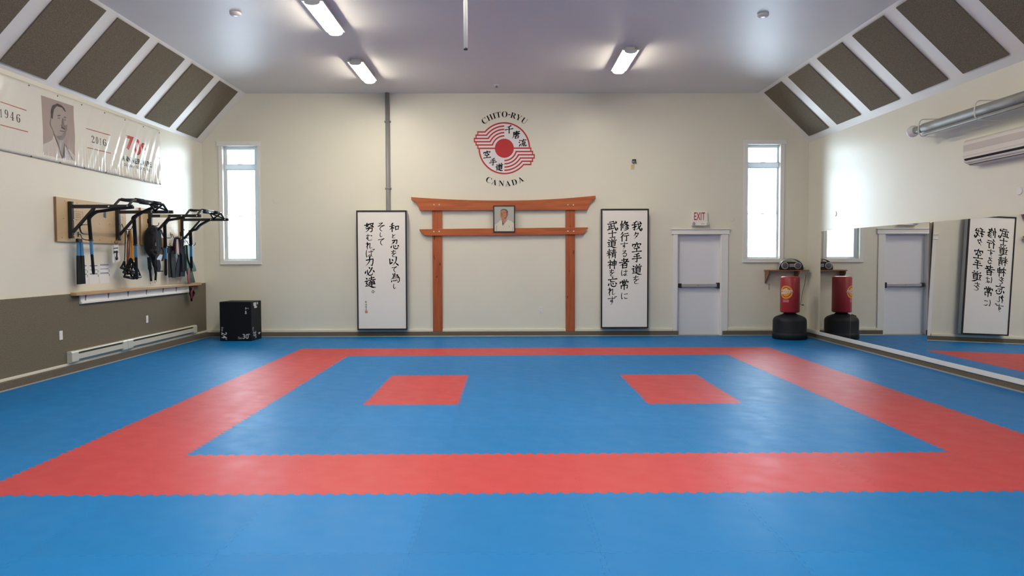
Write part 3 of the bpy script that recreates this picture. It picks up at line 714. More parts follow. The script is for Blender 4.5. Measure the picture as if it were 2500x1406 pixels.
def calligraphy(label, px, org, cols, extra=None):
    YF, YK = BACK - .19, BACK - .052
    a, b = on_y(px[0], px[3], YF), on_y(px[2], px[1], YF)
    t = thing('calligraphy_panel', label, 'wall panel', ((a.x + b.x) / 2, (YF + YK) / 2, a.z), 'calligraphy panels by the torii')
    e = .026
    MB().box(a.x, b.x, YF + .03, YK, a.z, b.z).build('panel_body', 'side', t)
    MB().box(a.x, a.x + e, YF, YF + .035, a.z, b.z).box(b.x - e, b.x, YF, YF + .035, a.z, b.z).box(a.x + e, b.x - e, YF, YF + .035, a.z, a.z + e).box(a.x + e, b.x - e, YF, YF + .035, b.z - e, b.z).build('frame', 'black', t, bevel=.003)
    MB().box(a.x + e, b.x - e, YF + .012, YF + .029, a.z + e, b.z - e).build('canvas_face', 'canvas', t)
    k = YF / F_PX / 4.1333
    fn = lambda u, v: Vector((u, YF + .0105, v))
    txs = [MB(), MB(), MB()]
    for ch, x, y, s in cols:
        tx = txs[0 if x > 380 else 1 if x > 240 else 2]
        c = on_y(org[0] + x / 4.1333, org[1] + y / 4.1333, YF + .0105)
        kana = ord(ch) < 0x3100 and ch != '々'
        if ch in BRUSH: brush_char(tx, ch, fn, c.x, c.z, s * k, max(8.8, 12.8 - .32 * max(0, BRUSH[ch].count(';') - 3)) if not kana else (14 * 62 / max(s, 52)))
        else: add_text(tx, ch, fn, c.x, c.z, size=s * k, offset=.004)
    for tx in txs: tx.build('calligraphy_column', 'ink', t, recalc=False)
    if extra: extra(t, fn, YF, k, org)
def signature(t, fn, YF, k, org):
    tx = MB()
    for ch, x, y, s in (('菊', 136, 1022, 20), ('池', 138, 1049, 20), ('博', 138, 1073, 19), ('幸', 141, 1095, 17)):
        c = on_y(org[0] + x / 4.1333, org[1] + y / 4.1333, YF); add_text(tx, ch, fn, c.x, c.z, size=s * k)
    tx.build('signature', 'ink', t, recalc=False)
    c = on_y(org[0] + 141 / 4.1333, org[1] + 1121 / 4.1333, YF); s = 12 * k
    sl = MB().box(c.x - s, c.x + s, YF + .009, YF + .0118, c.z - s, c.z + s).build('seal_stamp', 'seal', t)
    ln = MB()
    for i in (-.5, 0, .5): ln.box(c.x + s * (i - .08), c.x + s * (i + .08), YF + .0085, YF + .009, c.z - s * .7, c.z + s * .7)
    ln.box(c.x - s * .7, c.x + s * .7, YF + .0085, YF + .009, c.z - s * .06, c.z + s * .06).build('seal_lines', 'canvas', sl)
calligraphy('tall white calligraphy panel left of the torii, with small red seal', (872.5, 513.5, 992.3, 805.5), (860, 490),
    [('和', 422, 270, 100), ('と', 420, 355, 48), ('忍', 430, 440, 98), ('を', 418, 532, 72), ('以', 424, 612, 100), ('て', 425, 692, 58), ('為', 432, 778, 100), ('し', 428, 862, 52),
     ('そ', 292, 264, 88), ('し', 292, 342, 50), ('て', 292, 415, 70), ('努', 172, 272, 104), ('む', 170, 368, 70), ('れ', 170, 452, 74), ('ば', 182, 526, 90), ('力', 174, 614, 96), ('必', 176, 712, 100), ('達', 184, 820, 120), ('。', 210, 918, 27)], signature)
calligraphy('tall white calligraphy panel right of the torii, beside the exit door', (1467, 509.5, 1584.3, 801.5), (1450, 490),
    [('我', 434, 256, 110), ('々', 425, 350, 74), ('空', 433, 467, 106), ('手', 432, 574, 100), ('道', 434, 692, 110), ('を', 425, 796, 86),
     ('修', 310, 254, 106), ('行', 308, 364, 98), ('す', 305, 454, 82), ('る', 308, 534, 68), ('者', 304, 632, 108), ('は', 308, 727, 68), ('常', 306, 848, 108), ('に', 310, 960, 72),
     ('武', 188, 252, 110), ('士', 186, 337, 84), ('道', 184, 427, 102), ('精', 178, 535, 104), ('神', 183, 642, 100), ('を', 181, 727, 74), ('忘', 188, 818, 104), ('れ', 179, 916, 82), ('ず', 184, 1006, 94)])

# ------------------------------------------------------------------ round emblem painted on the back wall
EY = BACK - .004
ec = on_y(1231.3, 361.9, BACK)
EK = BACK / F_PX / 6.39
t = thing('wall_emblem', 'round red and white karate emblem with black lettering on the back wall', 'emblem', (ec.x, BACK - .002, ec.z - 400 * EK))
def ef(k): return lambda u, v: Vector((ec.x + u * EK, BACK - .0012 - .0007 * k, ec.z + v * EK))
bg = MB()
half = [(-400 * math.cos(math.radians(a)), 400 * math.sin(math.radians(a))) for a in range(90, 40, -5)] + [(-300, 262), (-419, 262), (-419, 210), (-446, 210), (-446, 162), (-472, 162), (-472, 94), (-446, 94), (-446, 44), (-419, 44), (-419, -10)]
ring = [(400 * math.cos(math.radians(a)), 400 * math.sin(math.radians(a))) for a in range(180, 270, 6)]
shape = half + [(-398, -12)] + ring[1:]
add_poly(bg, shape + [(-x, -y) for x, y in shape], ef(0), 0)
bg.build('emblem_ground', 'lightgap', t, recalc=False)
rd = MB()
def sect(r0, r1, a0, a1, n=28):
    o = arc(0, 0, r1, a0, a1, n); i = arc(0, 0, r0, a1, a0, n); return o + i
def strip(poly): add_poly(rd, poly, ef(2)); add_poly(rd, [(-x, -y) for x, y in poly], ef(2))
strip(sect(378, 401, 2, 90)); 
hs = [262, 212, 162, 112, 62, 10]; xl = [-419, -446, -472, -472, -446, -419]; W = 22
radii = [401, 351, 301, 251, 201]
for i in range(5):
    r1, r0 = radii[i], radii[i] - W
    y1, y0 = hs[i], hs[i] - W
    a1 = math.degrees(math.acos(-math.sqrt(max(r1 * r1 - y1 * y1, 0)) / r1)) if r1 > y1 else 120
    a0 = math.degrees(math.acos(-math.sqrt(max(r0 * r0 - y0 * y0, 0)) / r0))
    strip(arc(0, 0, r1, 90, a1, 20) + [(xl[i], y1), (xl[i], y0)] + arc(0, 0, r0, a0, 90, 20))
strip([(xl[5], 10), (-120, 10), (-120, -12), (xl[5], -12)])
for x, za, zb in ((-419, 262, 200), (-446, 212, 150), (-472, 162, 92), (-446, 102, 40), (-419, 62, -12)): [add_poly(rd, [(sg * (x + dx), sg * zc) for dx, zc in ((0, za), (18, za), (18, zb), (0, zb))], ef(2.7)) for sg in (1, -1)]
rd.build('red_stripes', 'redink', t, recalc=False)
sd = MB(); add_poly(sd, ellipse(0, 0, 147, 147, 48), ef(3)); sd.build('red_sun', 'redink', t, recalc=False)
kj = MB(); NK = [(-3.5, 1.5), (0, 0), (3.5, -1.5)]
for ch, x, y, s in (('千', 74, 288, 132), ('唐', 182, 208, 128), ('流', 282, 84, 128), ('空', -268, -92, 124), ('手', -178, -208, 120), ('道', -76, -290, 124)):
    brush_char(kj, ch, ef(3), x, y, s, 12.5, .2)
kj.build('emblem_characters', 'ink', t, recalc=False)
lt = MB()
def bold(s): return ''.join(chr(0x1D400 + ord(c) - 65) if c.isalpha() else chr(0x1D7CE + ord(c) - 48) if c.isdigit() else c for c in s)
def arc_letters(items, r, sgn):
    for ch, deg, h in items:
        a = math.radians(deg)
        add_text(lt, bold(ch), ef(3), r * math.sin(a), sgn * r * math.cos(a), h=h, rot=-a * sgn, offset=-.006 if ch != '-' else 0)
arc_letters([('C', -36, 90), ('H', -25.5, 84), ('I', -17.3, 84), ('T', -9.8, 84), ('O', .6, 90), ('-', 8.6, 12), ('R', 15.8, 84), ('Y', 25.5, 84), ('U', 36.2, 86)], 522, 1)
arc_letters([('C', -26.5, 90), ('A', -16.6, 84), ('N', -5, 84), ('A', 5.6, 84), ('D', 16.2, 84), ('A', 27.4, 84)], 545, -1)
lt.build('emblem_lettering', 'ink', t, recalc=False)

# ------------------------------------------------------------------ small things on the back wall
def plate(px, py, w, h, label, socket):
    c = on_y(px, py, BACK)
    t = thing('wall_outlet', label, 'outlet', (c.x, BACK, c.z))
    MB().box(c.x - w / 2, c.x + w / 2, BACK - .007, BACK, c.z - h / 2, c.z + h / 2).build('cover_plate', 'white', t, bevel=.003)
    for s in (-.26, .26):
        q = MB().box(c.x - w * .22, c.x + w * .22, BACK - .010, BACK - .006, c.z + h * (s - .15), c.z + h * (s + .15)).build('socket', 'white', t, bevel=.002)
        MB().box(c.x - .009, c.x - .006, BACK - .0105, BACK - .0095, c.z + h * s - .006, c.z + h * s + .006).box(c.x + .006, c.x + .009, BACK - .0105, BACK - .0095, c.z + h * s - .006, c.z + h * s + .006).build('socket_slot', 'dark', q)
plate(1320.5, 756.5, .078, .122, 'cream power outlet low on the back wall inside the torii', True)
c = on_y(1546.5, 395, BACK)
t = thing('wall_sensor', 'small dark wall sensor with a yellow tag, high between emblem and right window', 'sensor', (c.x, BACK, c.z - .06))
MB().lathe([(.035, -.0), (.035, -.02), (.028, -.05), (.01, -.06)], (c.x, BACK, c.z), 16, 0, 'y').build('sensor_body', 'grey', t)
MB().box(c.x - .03, c.x + .045, BACK - .055, BACK - .01, c.z + .01, c.z + .045).build('sensor_hood', 'black', t, bevel=.008)
MB().tube([(c.x + .02, BACK - .03, c.z + .02), (c.x + .045, BACK - .03, c.z - .01), (c.x + .05, BACK - .02, c.z - .045)], .006, 8).build('sensor_wire', 'black', t)
tc_ = on_y(1544.5, 408, BACK); MB().box(tc_.x - .034, tc_.x + .034, BACK - .006, BACK, tc_.z - .045, tc_.z + .045).build('tag', 'tag', t, bevel=.002)
c = on_y(1787.5, 534.5, BACK)
tag(MB().lathe([(.05, 0), (.05, -.004), (.045, -.006)], (c.x, BACK, c.z), 28, 0, 'y').build('blank_cover_plate', 'wall'), 'round wall-coloured blank cover left of the right window', 'cover plate')
c = on_y(673, 492, BACK)
tag(MB().lathe([(.045, 0), (.045, -.004), (.04, -.006)], (c.x, BACK, c.z), 28, 0, 'y').build('blank_cover_plate', 'wall'), 'faint round blank cover right of the left window', 'cover plate')
# exit sign
a, b = on_y(1689.5, 549.5, BACK - .05), on_y(1727.5, 517, BACK - .05)
t = thing('exit_sign', 'white exit sign with red letters and two lamp heads above the door', 'sign', ((a.x + b.x) / 2, BACK, a.z))
MB().box(a.x, b.x, BACK - .05, BACK, a.z, b.z).build('sign_body', 'white', t, bevel=.005)
MB().box(a.x + .01, b.x - .01, BACK - .053, BACK - .049, a.z + .085, b.z - .008).build('sign_face', 'white', t, bevel=.002)
ex = MB(); fnx = lambda u, v: Vector((u, BACK - .0542, v))
ea, eb = on_y(1694.3, 537.3, BACK - .05), on_y(1721.2, 518.4, BACK - .05)
add_text(ex, 'EXIT', fnx, (ea.x + eb.x) / 2, (ea.z + eb.z) / 2, w=eb.x - ea.x, h=eb.z - ea.z, offset=.012)
ex.build('exit_lettering', 'exitred', t, recalc=False)
for px, s in ((1693, -1), (1728, 1)):
    q = on_y(px, 545.5, BACK - .08)
    hd = MB().lathe([(.018, .05), (.03, .02), (.036, -.02), (.034, -.03)], (q.x, BACK - .085, q.z), 18, 0, 'y').build('lamp_head', 'white', t)
    MB().lathe([(.028, -.031), (.02, -.033)], (q.x, BACK - .085, q.z), 18, 0, 'y').build('lens', 'chrome', hd)
MB().box(a.x - .015, b.x + .01, BACK - .09, BACK - .02, a.z - .012, a.z + .004).build('lamp_bar', 'white', t, bevel=.003)
q = on_y(1716, 546.3, BACK - .05); MB().box(q.x - .035, q.x + .035, BACK - .053, BACK - .049, q.z - .01, q.z + .008).build('test_panel', 'acgrey', t)

# ------------------------------------------------------------------ wall shelf, boombox, punching bag
YS = BACK - .26
sa, sb = on_y(1876, 661, YS), on_y(1976, 659.5, YS)
sx0, sx1 = sa.x, min(sb.x, R - .01); sz = on_y(1925, 659, YS).z
t = thing('wall_shelf', 'brown wooden wall shelf in the right corner, carrying the boombox', 'shelf', ((sx0 + sx1) / 2, BACK, sz))
MB().box(sx0, sx1, YS, BACK, sz - .022, sz).build('shelf_board', 'shelfw', t, bevel=.003)
for bx in (sx0 + .015, sx1 - .20):
    pr = [(BACK, sz - .022), (YS + .02, sz - .022), (YS + .03, sz - .07), (BACK - .05, sz - .235), (BACK - .03, sz - .262), (BACK, sz - .262)]
    MB().prism(pr, 'x', bx, bx + .025).build('shelf_bracket', 'shelfw', t, bevel=.003)
YBX = YS + .07
bc = on_y(1933, 650, YBX); w0, w1 = on_y(1902, 650, YBX).x, on_y(1964, 650, YBX).x; hw = (w1 - w0) / 2; zt = on_y(1933, 631, YBX).z - sz
t = thing('boombox', 'black arched boombox with two round grey speakers on the corner shelf', 'speaker', (bc.x, YBX, sz))
ar = [(bc.x + hw * math.cos(math.radians(a)), sz + .003 + zt * math.sin(math.radians(a)) ** .9) for a in range(0, 181, 6)]
inn = [(bc.x + hw * .945 * math.cos(math.radians(a)), sz + .003 + zt * .945 * math.sin(math.radians(a)) ** .9) for a in range(180, -1, -6)]
MB().prism(ar + inn, 'y', YBX + .02, YBX + .14).build('handle_arch', 'silver', t, bevel=.004)
bz_ = .155
body = [(bc.x + hw * .90 * math.cos(math.radians(a)), min(sz + .003 + zt * .92 * math.sin(math.radians(a)) ** .9, sz + bz_)) for a in range(0, 181, 6)]
MB().prism(body, 'y', YBX, YBX + .15).build('speaker_body', 'boombox', t, bevel=.008)
for px in (1916, 1947.5):
    q = on_y(px, 648.5, YBX); so = MB().lathe([(.070, 0), (.070, -.010), (.062, -.013)], (q.x, YBX, q.z), 30, 0, 'y').build('speaker_ring', 'silver', t)
    MB().lathe([(.062, -.008), (.055, -.013), (.02, -.018), (.004, -.019)], (q.x, YBX, q.z), 30, 0, 'y').build('speaker_grille', 'cone', so)
MB().box(bc.x - .05, bc.x + .05, YBX - .004, YBX + .01, sz + .055, sz + .12).build('control_panel', 'grey', t, bevel=.003)
cord = [(w1 + .02, YBX + .1, sz + .012), (w1 + .06, YBX + .12, sz + .02), (sx1 + .004 - .02, BACK - .02, sz + .01)]
c1 = [on_y(px, py, BACK - .03) for px, py in ((1968, 670), (1965, 690), (1959, 715), (1956, 735), (1954, 742), (1958, 744.5))]
c1[0].y = c1[1].y = BACK - .03
tag(MB().tube(smooth_path([Vector((w1 - .02, YBX + .12, sz + .01)), Vector((sx1 - .06, BACK - .03, sz + .008)), Vector((min(c1[0].x, sx1 - .03), BACK - .012, sz + .01))], 5) , .005, 8)
    .tube(smooth_path([Vector((min(c1[0].x, sx1 - .03), BACK - .25, sz - .03))] if False else c1, 5), .004, 8).tube([c1[-1], c1[-1] + Vector((.035, 0, 0))], .010, 8).build('power_cord', 'black'), 'thin black power cord dangling from the shelf beside the red bag', 'cord')
c2 = [on_y(px, py, BACK - .02) for px, py in ((1877.8, 693), (1877.6, 700), (1877.5, 707))]
tag(MB().tube(c2, .004, 8).build('loose_cord', 'black'), 'short loose cord end below the left bracket of the corner shelf', 'cord')
# free-standing bag
PBY = 14.2
g = on_y(1927.5, 815, PBY); gx = g.x
t = thing('punching_bag', 'red free-standing punching bag with yellow round print on black base', 'punching bag', (gx, PBY, 0))
def zb(py): return on_y(1927, py, PBY).z
R0 = .315
base = MB().lathe([(R0 * .96, 0), (R0, .015), (R0, .075), (R0, .105), (R0 * .975, .118), (R0 * .97, .125), (R0 * .97, .335), (R0 * .955, .365), (R0 * .90, .395), (R0 * .80, .42), (R0 * .6, .445), (R0 * .42, .465), (.112, .48), (.098, .51)], (gx, PBY, 0), 56).build('water_base', 'bagbase', t)
fx = on_y(1905, 769, PBY - .05)
MB().beam((fx.x - .05, PBY - .05, .42), (fx.x + .03, PBY - .05, .45), .06, .03).build('filler_cap', 'black', base, bevel=.006)
MB().tube([(gx, PBY, .46), (gx, PBY, .56)], .092, 28).build('neck', 'bagbase', t)
RB = .177
z0b, z1b = zb(762.5), zb(674.5)
MB().lathe([(RB - .03, z0b), (RB - .008, z0b + .006), (RB, z0b + .025), (RB, z1b - .03), (RB - .01, z1b - .008), (RB - .035, z1b), (.01, z1b + .004)], (gx, PBY, 0), 56).build('bag', 'bagred', t)
# the print wraps round the cylinder; u = arc length, v = height
def wrap(k): return lambda u, v: Vector((gx + (RB + .0008 * k) * math.sin(u / RB - .78), PBY - (RB + .0008 * k) * math.cos(u / RB - .78), v))
pz = zb(712.5); yl = MB()
for a0, a1 in ((28, 176), (208, 356)):
    add_poly(yl, sect(.094, .124, a0, a1, 30), lambda u, v: wrap(1)(u, v + pz), 0, .03)
for a0 in (28, 208):
    ca = math.radians(a0); add_poly(yl, [(.07 * math.cos(ca), .07 * math.sin(ca)), (.128 * math.cos(ca), .128 * math.sin(ca)), (.10 * math.cos(ca - .35), .10 * math.sin(ca - .35))], lambda u, v: wrap(1)(u, v + pz), 0, .03)
add_poly(yl, ellipse(0, 0, .080, .080, 32), lambda u, v: wrap(1)(u, v + pz), 0, .03)
yl.build('yellow_print', 'yellow', t, recalc=False)
wt = MB()
add_text(wt, 'WAVE', lambda u, v: wrap(3)(u, v + pz), -.035, .040, w=.13, h=.045, rot=.2, offset=.02, cut=.03)
add_text(wt, 'MASTER', lambda u, v: wrap(3)(u, v + pz), .012, .0, w=.245, h=.05, rot=.2, offset=.02, cut=.03)
wt.build('white_lettering', 'white', t, recalc=False)
pk = MB(); qz = zb(733.5)
for dz in (.014, -.014): add_poly(pk, [(-.06, qz + dz - .011), (.055, qz + dz - .011), (.055, qz + dz + .011), (-.06, qz + dz + .011)], wrap(1), 0, .03)
pk.build('small_print', 'pink', t, recalc=False)

# ------------------------------------------------------------------ plyometric box
fl, fr_ = on_z(537, 832.5, 0), on_z(615, 832.5, 0)
ang = math.radians(-3.0)
bw, bd, bh = (fr_ - fl).length, .50, .735
ux = Vector((math.cos(ang), math.sin(ang), 0)); uy = Vector((-math.sin(ang), math.cos(ang), 0)); o0 = fl
t = thing('plyo_box', 'black foam jump box with white numbers, under the left window', 'box', o0)
cs = [o0, o0 + ux * bw, o0 + ux * bw + uy * bd, o0 + uy * bd]
MB().prism([(c.x, c.y) for c in cs], 'z', 0, bh).build('box_body', 'boxf', t, bevel=.012, segs=3)
ff = lambda u, v: o0 + ux * u - uy * .0012 + Vector((0, 0, v))
fs = lambda u, v: o0 + ux * (bw + .0012) + uy * u + Vector((0, 0, v))
nb = MB(); K = bh / 1040.0
def bx_(X): return (X - 370) / 860 * bw
def bz__(Y): return (1215 - Y) * K
def cond(s): return s
add_text(nb, '30', ff, bx_(1070), bz__(1090), w=bx_(1148) - bx_(985), h=130 * K, offset=.012)
add_text(nb, '″', ff, bx_(1165), bz__(1035), h=36 * K, offset=.012)
add_text(nb, '75cm', ff, bx_(915), bz__(1132), w=bx_(965) - bx_(855), h=58 * K, offset=.006)
add_text(nb, '24', ff, bx_(490), bz__(1062), w=165 * K, h=bx_(560) - bx_(415), rot=-math.pi / 2, offset=.012)
add_text(nb, '″', ff, bx_(542), bz__(1155), h=36 * K, rot=-math.pi / 2, offset=.012)
add_text(nb, '61cm', ff, bx_(442), bz__(900), w=110 * K, h=bx_(470) - bx_(415), rot=-math.pi / 2, offset=.006)
for k, (x, y, w_, h_) in enumerate(((1080, 350, 14, 60), (1102, 345, 12, 40), (1125, 350, 10, 20), (1085, 420, 40, 12), (1080, 450, 16, 60), (1098, 470, 14, 60), (1070, 480, 12, 40), (1155, 350, 8, 40))):
    u, v = bx_(x), bz__(y); add_poly(nb, [(u - w_ / 2 * K, v - h_ / 2 * K), (u + w_ / 2 * K, v - h_ / 2 * K), (u + w_ / 2 * K, v + h_ / 2 * K), (u - w_ / 2 * K, v + h_ / 2 * K)], ff)
nb.build('front_numbers', 'boxt', t, recalc=False)
ns = MB()
add_text(ns, '20″', fs, .16, bz__(1065), w=190 * K, h=.14, rot=-math.pi / 2, offset=.012)
add_text(ns, '50cm', fs, .08, bz__(900), w=105 * K, h=.05, rot=-math.pi / 2, offset=.006)
for k, (x, y, w_, h_) in enumerate(((.20, 280, .10, 150), (.13, 250, .04, 90), (.31, 235, .05, 60), (.26, 330, .05, 40), (.38, 1045, .10, 30), (.37, 1070, .05, 20))):
    v = bz__(y); add_poly(ns, [(x - w_ / 2, v - h_ / 2 * K), (x + w_ / 2, v - h_ / 2 * K), (x + w_ / 2, v + h_ / 2 * K), (x - w_ / 2, v + h_ / 2 * K)], fs)
ns.build('side_numbers', 'boxt', t, recalc=False)

# ------------------------------------------------------------------ mirrors on the right wall
MZ0, MZ1 = .152, 2.02
m0 = on_x(2002, 680, R - .10).y; m1 = on_x(2077, 680, R - .10).y; m3 = on_x(2274.5, 680, R - .05).y
mys = [m0, m1, m3, m3 - 2.44]
mlab = ['narrow wall mirror nearest the right corner, reflecting the red bag', 'wall mirror reflecting the exit door and its push bar',
        'wall mirror reflecting the calligraphy panel, cut by the right photo edge']
for i in range(3):
    ya, yb = mys[i], mys[i + 1] + .004
    lean, gap = (0.0, .094) if i < 2 else (.022, .062)
    hgt = MZ1 - MZ0
    def mp(y, z, d): return (R - gap + .006 - d - lean * (MZ1 - z), y, z)
    v = [mp(y, z, d) for d in (0, .006) for y, z in ((ya, MZ0), (yb, MZ0), (yb, MZ1), (ya, MZ1))]
    mb = MB().add(v, [(4, 5, 6, 7)], 0).add(v, [(3, 2, 1, 0), (0, 1, 5, 4), (1, 2, 6, 5), (2, 3, 7, 6), (3, 0, 4, 7)], 1)
    if i < 2: mb.box(R - gap + .006, R, yb + .02, ya - .02, MZ0, MZ1 - .01, 1)
    tag(mb.build('wall_mirror', ['mirror', 'acgrey']), mlab[i], 'mirror', 'frameless mirrors on the right wall')

# ------------------------------------------------------------------ things on the right wall
for px, py, lab in ((2040, 522, 'round white cover plate on the right wall above the first mirror'), (2490, 466, 'round white cover plate on the right wall at the photo edge')):
    c = on_x(px, py, R); tag(MB().lathe([(.048, 0), (.048, -.006), (.04, -.011)], (R, c.y, c.z), 26, 0, 'x').build('cover_plate', 'white'), lab, 'cover plate', 'round cover plates on the right wall')
# tube heater on hooks
TX = R - .28
a, b = on_x(2226, 315, TX), on_x(2500, 245, TX)
ye, zt = a.y, (a.z + b.z) / 2
t = thing('tube_heater', 'long grey metal tube on wire hooks with thinner pipe under it, right wall', 'heater', (TX, ye - 2, zt))
MB().tube([(TX, ye - .32, zt), (TX, ye - 4.2, zt)], .062, 26).build('heater_tube', 'galv', t)
MB().tube([(TX, ye - .10, zt), (TX, ye - .34, zt)], .050, 22).build('tube_neck', 'galv', t)
MB().lathe([(.075, .0), (.078, -.02), (.078, -.05), (.066, -.055), (.066, -.10), (.05, -.11)], (TX, ye, zt), 26, 0, 'y').lathe([(.052, .012), (.052, -.01)], (TX, ye, zt), 22, 0, 'y').build('end_flange', 'white', t)
MB().tube([(TX - .02, ye - .12, zt - .02), (TX - .02, ye - .30, zt - .02)], .022, 12).tube([(TX + .03, ye - .13, zt + .03), (TX + .03, ye - .28, zt + .03)], .016, 10).build('burner_fitting', 'chrome', t)
MB().tube([(TX + .0, ye - .30, zt - .088), (TX + .0, ye - 4.2, zt - .088)], .020, 14).build('lower_pipe', 'galv', t)
for yk in (ye - .33, ye - 1.55, ye - 2.9):
    h = MB().tube(smooth_path([(R - .002, yk, zt + .115), (TX + .06, yk, zt + .115), (TX - .055, yk, zt + .10), (TX - .085, yk, zt), (TX - .07, yk, zt - .09), (TX - .02, yk, zt - .116), (TX + .04, yk, zt - .09)], 6), .008, 8)
    h.beam((R - .012, yk, zt - .13), (TX - .02, yk, zt - .118), .02, .006).build('hook_bracket', 'white', t)
# split air conditioner
a = on_x(2351, 349, R - .20)
b = on_x(2353, 392, R - .20)
y1 = a.y; y0 = y1 - 1.30; zt = a.z; zb_ = b.z
t = thing('air_conditioner', 'ivory wall mounted air conditioner under the grey tube, cut by photo edge', 'air conditioner', (R, (y0 + y1) / 2, zb_))
D = .20
prof = [(R, zt + .03), (R - .17, zt + .03), (R - D, zt), (R - D, zb_ + .025), (R - .185, zb_ - .022), (R - .11, zb_ - .062), (R, zb_ - .062)]
MB().prism(prof, 'y', y0, y1).build('casing', 'ac', t, bevel=.008)
gz = zt - (zt - zb_) * .52
MB().box(R - D - .003, R - D + .01, y0 + .05, y1 - .012, zt - (zt - zb_) * .30 - .045, zt - .035).build('intake_grille', 'acgrey', t)
MB().box(R - D - .002, R - D + .005, y0 + .02, y1 - .002, gz - .06, gz - .055).build('seam', 'acgrey', t)
def und(k):                     # sloped outlet under the front
    p0, p1 = (R - D - .002, zb_ + .020), (R - .118, zb_ - .060)
    return (p0[0] + (p1[0] - p0[0]) * k, p0[1] + (p1[1] - p0[1]) * k)
for k0, k1, m in ((.02, .34, 'dark'), (.42, .60, 'dark'), (.68, .86, 'dark')):
    q0, q1 = und(k0), und(k1)
    MB().prism([(q0[0] - .008, q0[1] - .008), (q1[0] - .008, q1[1] - .008), (q1[0] + .01, q1[1] + .01), (q0[0] + .01, q0[1] + .01)], 'y', y0 + .06, y1 - .04).build('air_outlet', m, t)
for k in (.38, .64):
    q = und(k); MB().beam((q[0] - .012, y0 + .05, q[1] - .012), (q[0] - .012, y1 - .035, q[1] - .012), .02, .004, 0, (.6, 0, -.8)).build('louver', 'ac', t)

# ------------------------------------------------------------------ left wall: banner
BX = L + .022
def bl(px, py, X=BX): v = on_x(px, py, X); return (v.y, v.z)
ytr, ztr = bl(390, 322); ybr, zbr = bl(393, 451)
_, ztm = bl(71.5, 209); 
ym = bl(77, 382)[0]; _, zbm = bl(77, 382.3)
ytr = (ytr + ybr) / 2
def ztop(y): return ztr + .03 + (ztm - ztr) * (ytr - y) / (ytr - bl(71.5, 209)[0])
def zbot(y): return zbr + (zbm - zbr) * (ytr - y) / (ytr - ym)
def wrinkle(y, z):
    s = min(1, max(0, (ztop(y) - z) / max(ztop(y) - zbot(y), .1)))
    e = math.exp(-((y - ytr + .9) / 1.1) ** 2) * 1.0 + .25
    a = e * (.0030 + .010 * s ** 1.3)
    q = y - .55 * (1 - s) * .9
    v = math.sin(q * 23 + 1.2 * math.sin(q * 5)) * .6 + math.sin(q * 41 + 2) * .35
    v += (s ** 4) * .7 * math.sin(y * 95 + 3 * math.sin(y * 11))
    return a * v
def bsurf(k): return lambda y, z: Vector((BX + wrinkle(y, z) + .0012 * k, y, z))
yl0 = 6.0
t = thing('banner', 'long glossy white anniversary banner with portrait, high on the left wall', 'banner', (BX, 10, zbr))
sh = MB(); ny, nz = 420, 26; vs = []
for i in range(ny + 1):
    y = yl0 + (ytr - yl0) * i / ny
    for j in range(nz + 1): vs.append(bsurf(0)(y, zbot(y) + (ztop(y) - zbot(y)) * j / nz))
sh.add(vs, [(i * (nz + 1) + j, (i + 1) * (nz + 1) + j, (i + 1) * (nz + 1) + j + 1, i * (nz + 1) + j + 1) for i in range(ny) for j in range(nz)], 0, True)
so = sh.build('banner_sheet', 'vinylb', t)
md = so.modifiers.new('thick', 'SOLIDIFY'); md.thickness = .0015; md.offset = 0
gr = MB()
for px, py in ((71.5, 209), (141.5, 234.5), (200.2, 256), (256, 275.8), (306, 293), (350.5, 309.5), (389.3, 324.6), (77, 382), (147, 397), (207, 410), (260.5, 420.7), (310.7, 431), (389.8, 386), (392.3, 450)):
    y, z = bl(px, py); v = bsurf(2)(y - .01, z)
    g = MB().lathe([(.009, .002), (.010, -.002), (.005, -.003)], v, 14, 0, 'x'); g.build('grommet', 'dark', t)
def z1(s): return [(x / 4.135, 200 + y / 4.135) for x, y in s]
pr = MB()
def bpoly(mb, pts, k, mi): add_poly(mb, [bl(*q) for q in pts], bsurf(k), mi, .04)
def bl5(s): return [(90 + x / 7.03, 220 + y / 7.03) for x, y in s]
bpoly(pr, bl5([(68, 88), (350, 180), (630, 275), (632, 500), (655, 800), (650, 1215), (380, 1165), (103, 1100), (105, 700)]), 1, 0)
bpoly(pr, bl5([(103, 930), (200, 890), (265, 850), (290, 760), (380, 960), (470, 960), (560, 1020), (650, 1130), (650, 1212), (380, 1163), (103, 1098)]), 2, 4)
bpoly(pr, bl5([(285, 740), (470, 870), (462, 960), (440, 1110), (330, 870)]), 3, 1)
bpoly(pr, bl5([(468, 900), (470, 1170), (445, 1170), (440, 1100)]), 4, 3)
bpoly(pr, bl5([(245, 470), (245, 340), (270, 265), (340, 232), (410, 262), (460, 310), (490, 380), (500, 480), (517, 560), (512, 680), (480, 800), (430, 860), (370, 850), (300, 760), (250, 640)]), 4, 1)
bpoly(pr, bl5([(400, 600), (517, 600), (512, 680), (480, 800), (430, 862), (372, 852), (330, 790), (420, 780), (470, 700)]), 5, 2)
bpoly(pr, bl5([(243, 470), (243, 340), (270, 260), (340, 228), (410, 258), (462, 308), (490, 375), (475, 370), (420, 300), (330, 275), (285, 330), (268, 420), (262, 500)]), 6, 3)
bpoly(pr, bl5(ellipse(243, 560, 20, 75, 16)), 5, 1)
for q in ([(345, 432), (392, 425), (394, 440), (345, 446)], [(455, 455), (492, 465), (492, 478), (455, 468)], [(415, 628), (470, 660), (462, 680), (412, 648)], [(385, 690), (465, 708), (462, 718), (386, 702)]): bpoly(pr, bl5(q), 7, 3)
for q in (ellipse(368, 480, 24, 11, 14), ellipse(474, 512, 20, 11, 14), [(430, 480), (448, 490), (460, 600), (425, 615)]): bpoly(pr, bl5(q), 7, 2)
